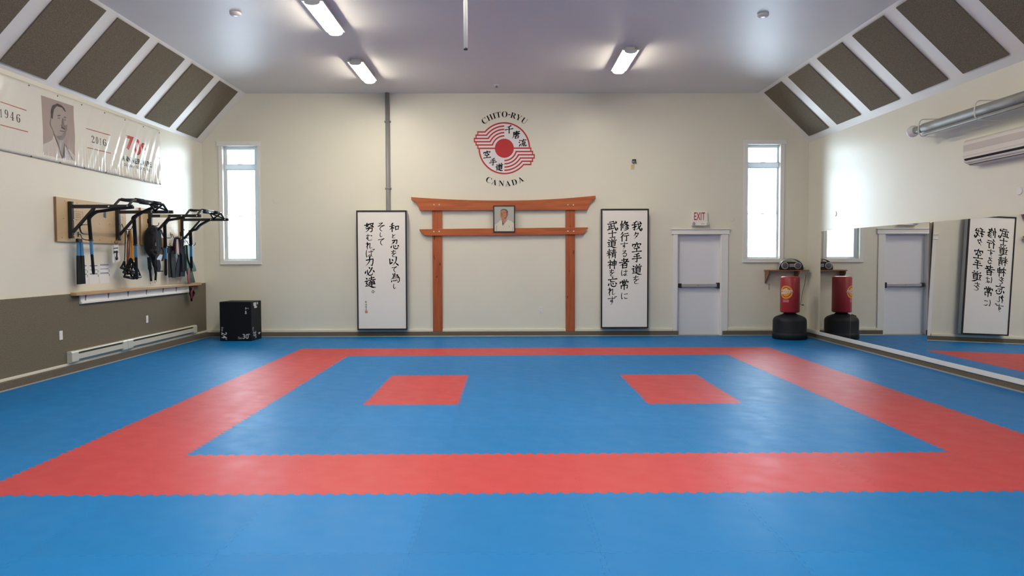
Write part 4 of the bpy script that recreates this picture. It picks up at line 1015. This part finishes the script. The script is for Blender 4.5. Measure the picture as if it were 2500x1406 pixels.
for q in ([(290, 755), (305, 760), (445, 1165), (430, 1165)], [(478, 930), (490, 935), (610, 1190), (598, 1190)]): bpoly(pr, bl5(q), 7, 2)
pr.build('printed_portrait', ['bgrey', 'bskin', 'bskin2', 'bhair', 'bgi'], t, recalc=False)
ln = MB()
for pts in ([(0, 195), (267, 284), (267, 294), (0, 203)], [(0, 428), (282, 500), (282, 510), (0, 436)], [(865, 464), (1115, 535), (1115, 544), (865, 472)], [(877, 658), (1118, 714), (1118, 723), (877, 666)]): bpoly(ln, z1(pts), 2, 0)
ln.build('red_rules', 'bline', t, recalc=False)
def btext(mb, s, pxc, pyc, wpx, hpx, k=2, offset=0, **kw):
    y, z = bl(pxc, pyc); y0, _ = bl(pxc - wpx / 2, pyc); y1, _ = bl(pxc + wpx / 2, pyc); _, za = bl(pxc, pyc - hpx / 2); _, zb2 = bl(pxc, pyc + hpx / 2)
    add_text(mb, s, bsurf(k), y, z, w=y1 - y0, h=za - zb2, offset=offset, cut=.03, **kw)
for yrs in ((('1', 8, 315, 22, 82), ('9', 63, 322, 34, 84), ('4', 122, 345, 36, 84), ('6', 182, 367, 38, 84)), (('2', 937, 578, 25, 70), ('0', 978, 590, 25, 70), ('1', 1014, 601, 14, 70), ('6', 1054, 612, 28, 70))):
    yr = MB()
    for ch, x, y, w_, h_ in yrs: btext(yr, bold(ch), x / 4.135, 200 + y / 4.135, w_ / 4.135, h_ / 4.135, offset=-.012)
    yr.build('year_number', 'bink', t, recalc=False)
b7 = MB()
def q6(x, y): return 280 + x / 9.377, 310 + y / 9.377
x, y = q6(345, 370); btext(b7, '7', x, y, 180 / 9.377, 330 / 9.377, offset=.03)
x, y = q6(520, 460); btext(b7, '0', x, y, 150 / 9.377, 370 / 9.377, offset=.03)
x, y = q6(655, 450); btext(b7, 'e', x, y, 100 / 9.377, 170 / 9.377, offset=.03)
b7.build('red_seventy', 'bred', t, recalc=False)
an = MB()
sx_ = [200, 262, 318, 372, 430, 490, 548, 612, 664, 716, 760, 815]
for ch, X in zip('ANNIVERSAIRE', sx_):
    x, y = q6(X, 710 + (X - 200) * .245); btext(an, ch, x, y, (52 if ch != 'I' else 16) / 9.377, 120 / 9.377, offset=.025)
for ch, X in zip('DU KARATE-DO CHITO-RYU', [235 + k * 26.5 for k in range(22)]):
    if ch == ' ': continue
    x, y = q6(X, 862 + (X - 235) * .235); btext(an, ch, x, y, (20 if ch not in 'I-' else 7) / 9.377, (62 if ch != '-' else 9) / 9.377, offset=.012)
an.build('anniversary_lettering', 'bink', t, recalc=False)

# ------------------------------------------------------------------ left wall: plywood boards and pull-up rigs
FX = L + .036
def ply(px0, px1, top, bot, label, stamp):
    y0, y1 = on_x(px0, 540, FX).y, on_x(px1, 540, FX).y
    z0, z1 = on_x(px0, bot, FX).z, on_x(px0, top, FX).z
    t = thing('plywood_board', label, 'board', (L, (y0 + y1) / 2, z0), 'plywood boards behind the pull-up racks')
    MB().box(L + .002, FX, y0, y1, z0, z1).build('board', ['ply'], t, bevel=.003)
    MB().box(L + .002, FX - .003, y0 - .004, y0 - .0005, z0, z1).build('board_end', 'plyedge', t)
    rr = random.Random(int(px0)); sc = MB()
    for i in range(6):
        for j in range(3):
            y = y0 + (y1 - y0) * (i + .5 + rr.uniform(-.15, .15)) / 6; z = z0 + (z1 - z0) * (.08 + .42 * j + rr.uniform(-.03, .03))
            sc.lathe([(.009, .0), (.008, .0012)], (FX, y, z), 8, 0, 'x')
    so = sc.build('screw_holes', 'plyedge', t); so['kind'] = 'stuff'
    for pa, pb_, za, zb2 in stamp:
        a, b = on_x(pa, zb2, FX), on_x(pb_, za, FX); st = MB(); e = .004
        X0, X1 = FX + .0004, FX + .0012
        st.box(X0, X1, a.y, b.y, a.z, a.z + e).box(X0, X1, a.y, b.y, b.z - e, b.z).box(X0, X1, a.y, a.y + e, a.z, b.z).box(X0, X1, b.y - e, b.y, a.z, b.z)
        for k in range(3): st.box(X0, X1, a.y + .04, b.y - .05, a.z + (b.z - a.z) * (.25 + .2 * k), a.z + (b.z - a.z) * (.25 + .2 * k) + .006)
        st.build('stamp', 'plyedge', t)
    return t
b1 = ply(139, 308, 480, 589.5, 'nearer and larger plywood board on the left wall behind the first pull-up rack', [(180.5, 202, 517, 536), (290, 300, 530, 546)])
v = on_x(255.5, 524, FX)
MB().add([(FX + .002, v.y - .03, v.z + .05), (FX + .002, v.y + .035, v.z + .045), (FX + .004, v.y + .03, v.z - .05), (FX + .004, v.y - .035, v.z - .03)], [(0, 1, 2, 3)]).build('blue_tape', 'bluetape', b1, recalc=False)
ply(344.5, 457, 507, 598, 'farther plywood board on the left wall behind the second pull-up rack', [])

def rig(label):
    XU = FX + .025
    ya, yb = on_x(173, 540, XU).y, on_x(287.5, 540, XU).y
    za, zu0, zu1 = on_x(173, 504.3, XU).z, on_x(173, 582, XU).z, on_x(173, 492, XU).z
    t = thing('pull_up_rack', label, 'pull-up bar', (FX, (ya + yb) / 2, zu0), 'wall mounted pull-up racks')
    for y in (ya, yb):
        u = MB().box(FX, FX + .055, y - .026, y + .026, zu0, zu1).build('upright', 'steel', t, bevel=.004)
        for z in (zu0 + .035, (zu0 + zu1) / 2, zu1 - .035): MB().lathe([(.012, .055), (.012, .066), (.006, .068)], (FX, y, z), 8, 0, 'x').build('bolt', 'chrome', u)
        ar = MB().box(FX + .05, FX + .86, y - .02, y + .02, za - .024, za + .024).build('arm', 'steel', t, bevel=.003)
        MB().beam((FX + .05, y, zu0 + .085), (FX + .345, y, za - .02), .036, .036).build('brace', 'steel', t, bevel=.003)
        for x in (FX + .55, FX + .80): MB().lathe([(.013, -.021), (.012, -.027), (.006, -.029)], (x, y, za), 10, 0, 'y').build('bolt', 'chrome', ar)
    for x, g0, g1 in ((FX + .60, .20, .30), (FX + .79, .13, .36)):
        h = .105
        pts = [(x, ya + .005, za), (x + .0, ya + .17, za + h), (x - .01, ya + .45, za + h + .01), (x - .01, yb - .45, za + h + .01), (x, yb - .17, za + h), (x, yb - .005, za)]
        q = MB().tube(pts, .017, 12).build('grip_bar', 'steel', t)
        for s in (0, 1):
            yy0 = ya + .24 if s == 0 else yb - .47
            MB().tube([(x - .006, yy0, za + h + .006), (x - .01, yy0 + .23, za + h + .008)], .023, 14).build('foam_grip', 'rope', q)
    MB().tube([(FX + .60, ya + .17, za + .105), (FX + .79, ya + .17, za + .105)], .016, 10).tube([(FX + .60, yb - .17, za + .105), (FX + .79, yb - .17, za + .105)], .016, 10).build('cross_bar', 'steel', t)
    MB().tube([(FX + .60, yb - .17, za + .105), (FX + .79, yb - .02, za + .02)], .014, 10).tube([(FX + .79, yb - .17, za + .105), (FX + .60, yb - .02, za + .02)], .014, 10).build('cross_brace', 'steel', t)
    return t, ya, yb, za
r1, Y1A, Y1B, ZA = rig('black steel pull-up rack on the left wall, nearer the camera')
r2 = copy_tree(r1); DYR = on_x(367, 540, FX + .025).y - Y1A
r2.location.y += DYR; r2['label'] = 'black steel pull-up rack on the left wall, nearer the back window'
Y2A, Y2B = Y1A + DYR, Y1B + DYR
a, b = on_y(391, 530, Y2A - .021), on_y(410, 524, Y2A - .021)
MB().box(a.x, b.x, Y2A - .0225, Y2A - .0205, a.z, b.z).build('sticker', 'tag', r2)

# suspension straps hung over the braces
def path_y(pts, Y): return [on_y(px, py, Y) for px, py in pts]
def susp(label, Y, upper, hang, w=.055):
    """upper: webbing from the rack to the brace; hang: y pixels of sleeve top, sleeve bottom, end at pixel columns"""
    c = on_y(hang[0][0], hang[0][1], Y)
    t = thing('suspension_strap', label, 'exercise strap', c, 'suspension straps on the racks')
    up = smooth_path(path_y(upper, Y), 5)
    MB().ribbon(up, (0, .06, 0), .034).build('anchor_webbing', 'cloth', t)
    p0, p1, p2, p3 = path_y(hang, Y)
    MB().ribbon([p0, p0.lerp(p1, .5), p1], (w, 0, 0), .03).build('webbing', 'cloth', t, bevel=.005)
    MB().ribbon([p1, p2], (w * .85, 0, 0), .028).build('blue_sleeve', 'sleeve', t, bevel=.005)
    k = MB().ribbon([p2, p2.lerp(p3, .3), p2.lerp(p3, .85), p3], (w * .9, 0, 0), .03, widths=[.9, .9, 1.0, .7]); k.build('foot_loop', 'cloth', t, bevel=.008)
    MB().box(p1.x - w * .55, p1.x + w * .55, Y - .022, Y + .022, p1.z - .008, p1.z + .012).build('buckle', 'black', t, bevel=.003)
    return t
t1 = susp('black strap with blue sleeve hung on the nearest brace of the first pull-up rack', Y1A, [(325, 506), (285, 510), (250, 515), (233, 518), (219, 529), (217, 535)], [(217, 532), (222, 587), (224.5, 621), (228.5, 669)], .042)
MB().ribbon(smooth_path(path_y([(214, 548), (196, 551), (197, 565), (203.5, 571), (215, 572)], Y1A), 5), (0, .03, 0), .006).build('loose_loop', 'cloth', t1)
t = susp('black strap with blue sleeve hung on the second brace, before the tan tubes', Y1B, [(385, 503), (366, 510), (348, 518), (337, 524), (327, 530), (325, 536)], [(327, 532), (331, 598), (332, 628), (334, 682)], .05)
susp('black strap with blue sleeve hung on the third brace, beside the olive bag', Y2A, [(450, 531), (432, 534), (412, 537.5), (407, 541), (402, 548)], [(402, 546), (404, 604), (404.5, 632), (405, 673)], .05)
susp('black strap with blue sleeve hung on the fourth brace, nearest the window', Y2B, [(512, 537), (490, 549), (479, 560), (470, 562), (465, 566)], [(464.5, 562), (466.5, 599), (467, 626), (468, 655)], .055)

# hooks and hanging gear
HX = FX + .06
def hx(px, py, X=HX): return on_x(px, py, X)
def hook(px, py, label):
    c = hx(px, py, FX); t = thing('wire_hook', label, 'hook', c, 'wire hooks on the boards')
    MB().tube(smooth_path([(FX, c.y - .02, c.z + .05), (FX + .03, c.y - .02, c.z + .055), (FX + .05, c.y - .01, c.z), (FX + .10, c.y, c.z - .02), (FX + .16, c.y, c.z - .015), (FX + .175, c.y, c.z + .03)], 5), .006, 8).build('hook_wire', 'steel', t)
    MB().box(FX, FX + .006, c.y - .035, c.y - .005, c.z + .02, c.z + .09).build('hook_plate', 'steel', t)
hook(193, 582, 'wire hook holding the leftmost blue and black strap pair')
hook(295, 557, 'wire hook holding the tan and brown exercise tubes')
hook(362, 548, 'wire hook holding the thick black rope bundle')
hook(394, 578, 'wire hook holding the olive bag')
hook(418, 580, 'wire hook holding the jump ropes and black belts')
hook(441, 578, 'wire hook holding the wide dark navy belt')
hook(454, 596, 'wire hook holding the dark green band')
# strap pair on the left
c = hx(193, 588); t = thing('strap_pair', 'pair of flat blue and black straps hanging lowest and leftmost on the board', 'exercise strap', c)
MB().box(HX - .02, HX + .02, c.y - .05, c.y + .05, c.z - .02, c.z + .03).build('buckle', 'black', t, bevel=.005)
for q0, q1, q2 in (((192.5, 589), (192.5, 624), (193, 694)), ((197, 589), (200, 624), (203.5, 693))):
    a, b, d = hx(*q0), hx(*q1), hx(*q2)
    MB().ribbon([a, b], (0, .085, 0), .012).build('blue_sleeve', 'sleeve', t)
    MB().ribbon([b, b.lerp(d, .5), d], (0, .095, 0), .014).build('foot_strap', 'cloth', t)
# card bundle
c = hx(283, 596); t = thing('card_bundle', 'white printed cards hanging by a string under the first plywood board', 'cards', c)
MB().tube([hx(287, 583), hx(285, 590), hx(283, 598)], .006, 8).build('string', 'brass', t)
MB().lathe([(.02, -.02), (.035, -.006), (.035, .006), (.02, .02)], hx(283.5, 592), 14, 0, 'x').build('ring', 'brass', t)
for k, pts in enumerate((((275, 598), (285, 598), (283.5, 640), (274, 641)), ((276.5, 598), (288, 597), (293, 637), (281.5, 640)))):
    vs = [hx(*q, HX + .004 + .012 * k) for q in pts]
    cd = MB().add([v for v in vs] + [v + Vector((.006, 0, 0)) for v in vs], [(0, 1, 2, 3), (7, 6, 5, 4), (0, 4, 5, 1), (1, 5, 6, 2), (2, 6, 7, 3), (3, 7, 4, 0)]).build('card', 'paper', t)
    if k == 1:
        for py in (606, 614, 616.5): MB().beam(hx(278, py, HX + .0235), hx(288, py - .5, HX + .0235), .004, .012, 0, (1, 0, 0)).build('printed_line', 'ink', cd)
k_ = hx(285, 630, HX + .03)
MB().tube([hx(285.5, 612, HX + .03), k_], .010, 8).lathe([(.004, -.012), (.03, -.006), (.03, .006), (.004, .012)], k_, 16, 0, 'x').build('clip', 'black', t)
# exercise tubes with handles
def tubes(label, m, lines, handle, r=.011):
    t = thing('exercise_tube', label, 'exercise tube', hx(*lines[0][0]), 'exercise tubes on the hook')
    for ln_ in lines: MB().tube(smooth_path([hx(px, py, HX + .03 + dx) for px, py, dx in ln_], 5), r, 8).build('tube', m, t)
    for h in handle:
        a, b, top = [hx(px, py, HX + .05 + dx) for px, py, dx in h]
        hd = MB().tube([a, b], .022, 12).build('handle', 'black', t)
        MB().ribbon([top, a], (.03, 0, 0), .006).ribbon([top, b], (.03, 0, 0), .006).build('handle_strap', 'cloth', hd)
tubes('thin black exercise tube on the hook, left of the tan tubes', 'rope', [[(306, 561, 0), (305.5, 600, 0), (304.5, 636, 0)], [(308.5, 562, .01), (312, 590, .01), (311, 630, .01)]], [((296, 653, 0), (305, 656, 0), (304, 637, 0))], .007)
tubes('brown exercise tube on the hook between black and tan tubes', 'brownt', [[(315, 563, .02), (311, 600, .02), (310.5, 645, .02)], [(317, 562, .03), (316, 600, .03), (313, 640, .03)]], [((304, 675, .02), (323, 679, .02), (311, 645, .02)), ((302, 664, .02), (312, 668, .02), (308, 650, .02))])
tubes('tan exercise tube on the hook beside the second blue sleeve', 'tan', [[(318, 562, .05), (318, 600, .05), (319, 632, .05)], [(320, 562, .04), (321, 590, .04), (320.5, 632, .04)]], [((326, 679, .04), (343, 675, .04), (333, 650, .04)), ((312, 650, .04), (328, 652, .05), (319, 630, .05))], .014)
tubes('amber exercise tube on the hook, rightmost of the tubes', 'amber', [[(319, 561, .06), (324, 590, .06), (327, 636, .06)], [(318, 562, .07), (322, 600, .07), (324, 640, .07)]], [((314, 660, .06), (331, 662, .06), (321, 632, .06)), ((318, 668, .07), (336, 666, .07), (326, 640, .07))])
# thick rope bundle
c = hx(373, 553); t = thing('rope_bundle', 'thick bundle of looped black ropes on the second plywood board', 'rope', c)
rr = random.Random(3)
for k in range(13):
    x0, x1 = 357 + k * 1.3 + rr.uniform(-.5, .5), 391 - k * 1.4 + rr.uniform(-.5, .5); yb_ = 632 - abs(k - 4) * 1.5; dx = .02 + .009 * k + rr.uniform(0, .02)
    lp = [(373, 555, dx), (x0 + 4, 562, dx), (x0, 585, dx), (x0 + 2, 608, dx), (x0 + 8, yb_ - 5, dx), (376, yb_ + 2, dx), (x1 - 5, yb_ - 6, dx), (x1, 604, dx), (x1 - 1, 580, dx), (x1 - 5, 560, dx), (373, 554, dx)]
    MB().tube(smooth_path([hx(px, py, HX + d_) for px, py, d_ in lp], 5), .026, 10).build('rope_loop', 'rope', t)
for pts in (((364, 628), (366, 655), (369, 686)), ((378, 630), (381, 655), (379.5, 684)), ((372, 628), (377, 648), (380, 668))):
    MB().tube(smooth_path([hx(px, py, HX + .07) for px, py in pts], 5), [.03] * 6 + [.018] * 5, 10).build('rope_end', 'rope', t)
for px, py, l_ in ((378, 596, 11), (379.8, 687, 8), (369, 690, 6)):
    cb = [hx(px + dx, py + dy, HX + .15 if py < 650 else HX + .07) for dx, dy in ((0, -l_ / 2), (1.8, -l_ / 4), (2, l_ / 4), (0, l_ / 2), (-2, l_ / 4), (-1.8, -l_ / 4), (0, -l_ / 2))]
    MB().tube(cb, .006, 6).build('carabiner', 'chrome', t)
c = hx(387, 640); t = thing('black_pouch', 'small black pouch hanging under the rope bundle', 'pouch', c)
MB().add([hx(px, py, HX + dx) for dx in (.02, .09) for px, py in ((382, 634), (391, 634), (393, 652), (391, 664), (383, 664), (381, 650))], [(0, 1, 2, 3, 4, 5), (11, 10, 9, 8, 7, 6)] + [(i, 6 + i, 6 + (i + 1) % 6, (i + 1) % 6) for i in range(6)]).build('pouch_body', 'navy', t, bevel=.012)
MB().ribbon([hx(391, 662, HX + .05), hx(398, 662, HX + .05)], (0, 0, .02), .006).build('pouch_strap', 'cloth', t)
# olive bag
c = hx(398, 582); t = thing('olive_bag', 'flat olive and rust bag hanging between the rope bundle and third blue sleeve', 'bag', c)
MB().add([hx(px, py, HX + dx) for dx in (.0, .035) for px, py in ((394, 580), (401, 581), (400, 604), (398, 622), (391, 621), (392, 600))], [(0, 1, 2, 3, 4, 5), (11, 10, 9, 8, 7, 6)] + [(i, 6 + i, 6 + (i + 1) % 6, (i + 1) % 6) for i in range(6)]).build('bag_body', 'olive', t, bevel=.008)
MB().add([hx(px, py, HX + dx) for dx in (.002, .04) for px, py in ((400, 581), (408, 582), (405, 606), (399, 606))], [(0, 1, 2, 3), (7, 6, 5, 4), (0, 4, 5, 1), (1, 5, 6, 2), (2, 6, 7, 3), (3, 7, 4, 0)]).build('rust_panel', 'brownt', t, bevel=.006)
MB().ribbon(smooth_path([hx(px, py, HX + .06) for px, py in ((391, 603), (397, 605), (400.5, 614), (399, 628), (396, 637))], 5), (0, .06, .0), .012).build('bag_strap', 'cloth', t)
MB().ribbon([hx(392, 560, HX + .10), hx(400, 578, HX + .05)], (0, .05, 0), .01).build('hanging_loop', 'cloth', t)
# belts
def belt(label, runs, w, m='cloth', dx=.04, extra=None):
    t = thing('belt', label, 'belt', hx(*runs[0][0]), 'belts on the hooks')
    for k, pts in enumerate(runs): MB().ribbon(smooth_path([hx(px, py, HX + dx + .012 * k) for px, py in pts], 4), (0, w, 0), .012).build('belt_strip', m, t)
    MB().tube([hx(runs[0][0][0], runs[0][0][1] - 8), hx(*runs[0][0])], .008, 8).build('snap_hook', 'chrome', t)
    return t
belt('black belt folded over a snap hook right of the third blue sleeve', [[(416, 601), (415, 640), (415.5, 677)], [(420, 601), (421, 640), (424.5, 678)], [(412, 601), (412, 618)]], .12)
belt('wide dark navy belt hanging left of the dark green band', [[(443, 585), (441, 620), (436, 650), (433, 676)], [(446, 600), (447, 640), (445, 675)], [(449, 620), (450, 645), (450, 662)]], .19, 'navy', .03)
# jump ropes
c = hx(432, 582); t = thing('jump_rope', 'bunch of jump ropes with red and white handles on the second board', 'jump rope', c)
for k, (px0, px1, py1, m) in enumerate(((427, 425, 612, 'redband'), (429, 428.5, 618, 'redband'), (431, 432, 620, 'white'), (433, 436, 622, 'white'), (435, 439, 616, 'redband'))):
    MB().tube(smooth_path([hx(px0, 584, HX + .09 + .01 * k), hx((px0 + px1) / 2, 600, HX + .09 + .01 * k), hx(px1, py1, HX + .09 + .01 * k)], 4), .011, 8).build('handle', m, t)
for k, pts in enumerate((((424, 612), (425, 590), (431, 580), (437, 590), (439, 620)), ((426, 620), (427, 592), (432, 581), (436, 600), (435, 625)), ((423, 600), (426, 584), (432, 579), (438, 583), (441, 600), (440, 612)))):
    MB().tube(smooth_path([hx(px, py, HX + .07 + .03 * k) for px, py in pts], 5), .011, 8).build('cord', 'rope', t)
# green band with red tail
c = hx(456, 600); t = thing('stretch_band', 'dark green stretch band with red tail hanging nearest the left window', 'stretch band', c)
MB().ribbon(smooth_path([hx(px, py, HX + .03) for px, py in ((458, 598), (459, 625), (461, 655), (469, 690))], 4), (0, .25, 0), .014).build('green_band', 'green', t)
MB().ribbon(smooth_path([hx(px, py, HX + .05) for px, py in ((462, 598), (464, 630), (471, 650), (473, 662), (462, 662))], 4), (0, .18, 0), .012).build('band_loop', 'green', t)
MB().ribbon(smooth_path([hx(px, py, HX + .07) for px, py in ((461, 655), (460, 675), (462, 692))], 4), (0, .09, 0), .012).build('red_tail', 'redband', t)

# exercise sheets pinned to the wall
for k, (px0, px1, py0, py1, lab) in enumerate(((196, 212.5, 645, 695, 'printed exercise sheet on the left wall, partly behind the leftmost straps'), (217.5, 239, 645, 693.5, 'printed exercise sheet in the middle of three, behind the strap loop'), (243, 266, 643, 692, 'printed exercise sheet on the left wall, rightmost of three'))):
    a, b = on_x(px0, py1, L), on_x(px1, py0, L)
    t = thing('exercise_sheet', lab, 'paper', (L, a.y, a.z), 'exercise sheets on the left wall')
    MB().box(L + .0005, L + .003, a.y, b.y, a.z, b.z).build('sheet', 'paper', t)
    q = MB()
    for fz in (.04, .075, .27, .46, .50): q.box(L + .003, L + .0036, a.y + .02, b.y - .02, b.z - (b.z - a.z) * fz - .006, b.z - (b.z - a.z) * fz)
    q.box(L + .003, L + .0036, b.y - .014, b.y - .004, b.z - (b.z - a.z) * .43, b.z - (b.z - a.z) * .30).box(L + .003, L + .0036, b.y - .014, b.y - .004, b.z - (b.z - a.z) * .65, b.z - (b.z - a.z) * .52)
    q.build('printed_bars', 'ink', t)

# ------------------------------------------------------------------ ledge shelf, outlets, heaters
LX = L + .118
a, b = on_x(187, 718.5, LX), on_x(492.5, 693, LX); zl = a.z * .5 + b.z * .5
t = thing('ledge_shelf', 'long narrow pine ledge on a white backboard under the hanging gear, left wall', 'shelf', (L, (a.y + b.y) / 2, zl))
y0, y1 = a.y, min(b.y, BACK - .06)
MB().box(L + .035, LX, y0, y1, zl - .02, zl + .02).box(L + .035, LX - .03, y0, y1, zl + .02, zl + .026).build('ledge_board', 'pine', t, bevel=.006)
wa, wb = on_x(198, 742.5, L + .06), on_x(462.5, 713, L + .06)
zb3 = (wa.z + wb.z) / 2
MB().box(L + .035, L + .055, wa.y, wb.y, zb3, zl - .02).box(L + .055, L + .07, wa.y, wb.y, zb3, zb3 + .03).build('backboard', 'trim', t, bevel=.003)
for px in (209, 265, 313, 358, 398.5, 430.5):
    y = on_x(px, 715, L + .06).y
    pts = [(L + .056, y, zb3 + .045), (L + .056, y, zl - .022)]
    MB().box(L + .055, L + .059, y - .012, y + .012, zb3 + .04, zl - .021).box(L + .055, LX - .035, y - .012, y + .012, zl - .025, zl - .0205).beam((L + .058, y, zb3 + .06), (LX - .05, y, zl - .025), .008, .008).build('shelf_bracket', 'grey', t)
c = on_x(466, 703, LX + .02)
t = thing('cord_bundle', 'dark red and black cord bundle hanging from the far end of the ledge', 'cords', c)
for k, (pts, m) in enumerate(((((463, 700), (465, 715), (467, 725), (468, 735)), 'cloth'), (((466, 700), (469, 712), (473, 719), (469, 726)), 'redband'), (((468, 701), (464, 712), (466, 722), (470, 722)), 'cloth'), (((464, 703), (469, 708), (474, 716), (470, 722)), 'navy'), (((470, 703), (467, 716), (468, 728)), 'redband'))):
    MB().tube(smooth_path([on_x(px, py, LX + .015 + .01 * k) for px, py in pts], 5), .017, 8).build('cord', m, t)
MB().tube([on_x(467.5, 722, LX + .03), on_x(468.5, 735, LX + .03)], [.03, .006], 8).build('cord_tail', 'cloth', t)
for px, py, lab in ((148.3, 818.5, 'white outlet in the carpeted wainscot, left of the baseboard heaters'), (358.7, 779, 'white outlet in the carpeted wainscot above the farther heater')):
    c = on_x(px, py, L + .035); t = thing('wall_outlet', lab, 'outlet', (L + .035, c.y, c.z), 'outlets in the wainscot')
    MB().box(L + .035, L + .042, c.y - .036, c.y + .036, c.z - .06, c.z + .06).build('cover_plate', 'white', t, bevel=.003)
    MB().box(L + .042, L + .045, c.y - .018, c.y + .018, c.z - .035, c.z + .035).build('socket', 'white', t, bevel=.002)
HXF = L + .105
h0, h1, h2 = on_x(176, 870, HXF).y, on_x(313, 840, HXF).y, on_x(481.5, 800, HXF).y
def heater(y0, y1, label):
    za, zb2 = .142, .292
    t = thing('baseboard_heater', label, 'heater', (L, (y0 + y1) / 2, za), 'baseboard heaters')
    MB().box(L + .035, L + .05, y0 + .02, y1 - .02, za, zb2 - .021).build('back_plate', 'heater', t, bevel=.002)
    MB().box(HXF - .010, HXF, y0 + .02, y1 - .02, za + .035, zb2 - .045).build('front_cover', 'heater', t, bevel=.003)
    MB().box(L + .05, HXF - .02, y0 + .03, y1 - .03, za + .03, zb2 - .03).build('fins', 'fins', t)
    MB().prism([(L + .035, zb2), (HXF - .022, zb2), (HXF - .006, zb2 - .012), (HXF - .006, zb2 - .020), (L + .035, zb2 - .02)], 'y', y0 + .02, y1 - .02).build('top_lip', 'heater', t, bevel=.002)
    for ya_, yb_ in ((y0, y0 + .16), (y1 - .14, y1)):
        MB().prism([(L + .035, za), (HXF - .01, za), (HXF + .002, za + .015), (HXF + .002, zb2 - .014), (HXF - .015, zb2 + .003), (L + .035, zb2 + .003)], 'y', ya_, yb_).build('end_cap', 'heater', t, bevel=.004)
heater(h0, h1 - .004, 'ivory baseboard heater on the left wall, nearer and shorter')
heater(h1 + .004, h2, 'ivory baseboard heater on the left wall, farther and longer')
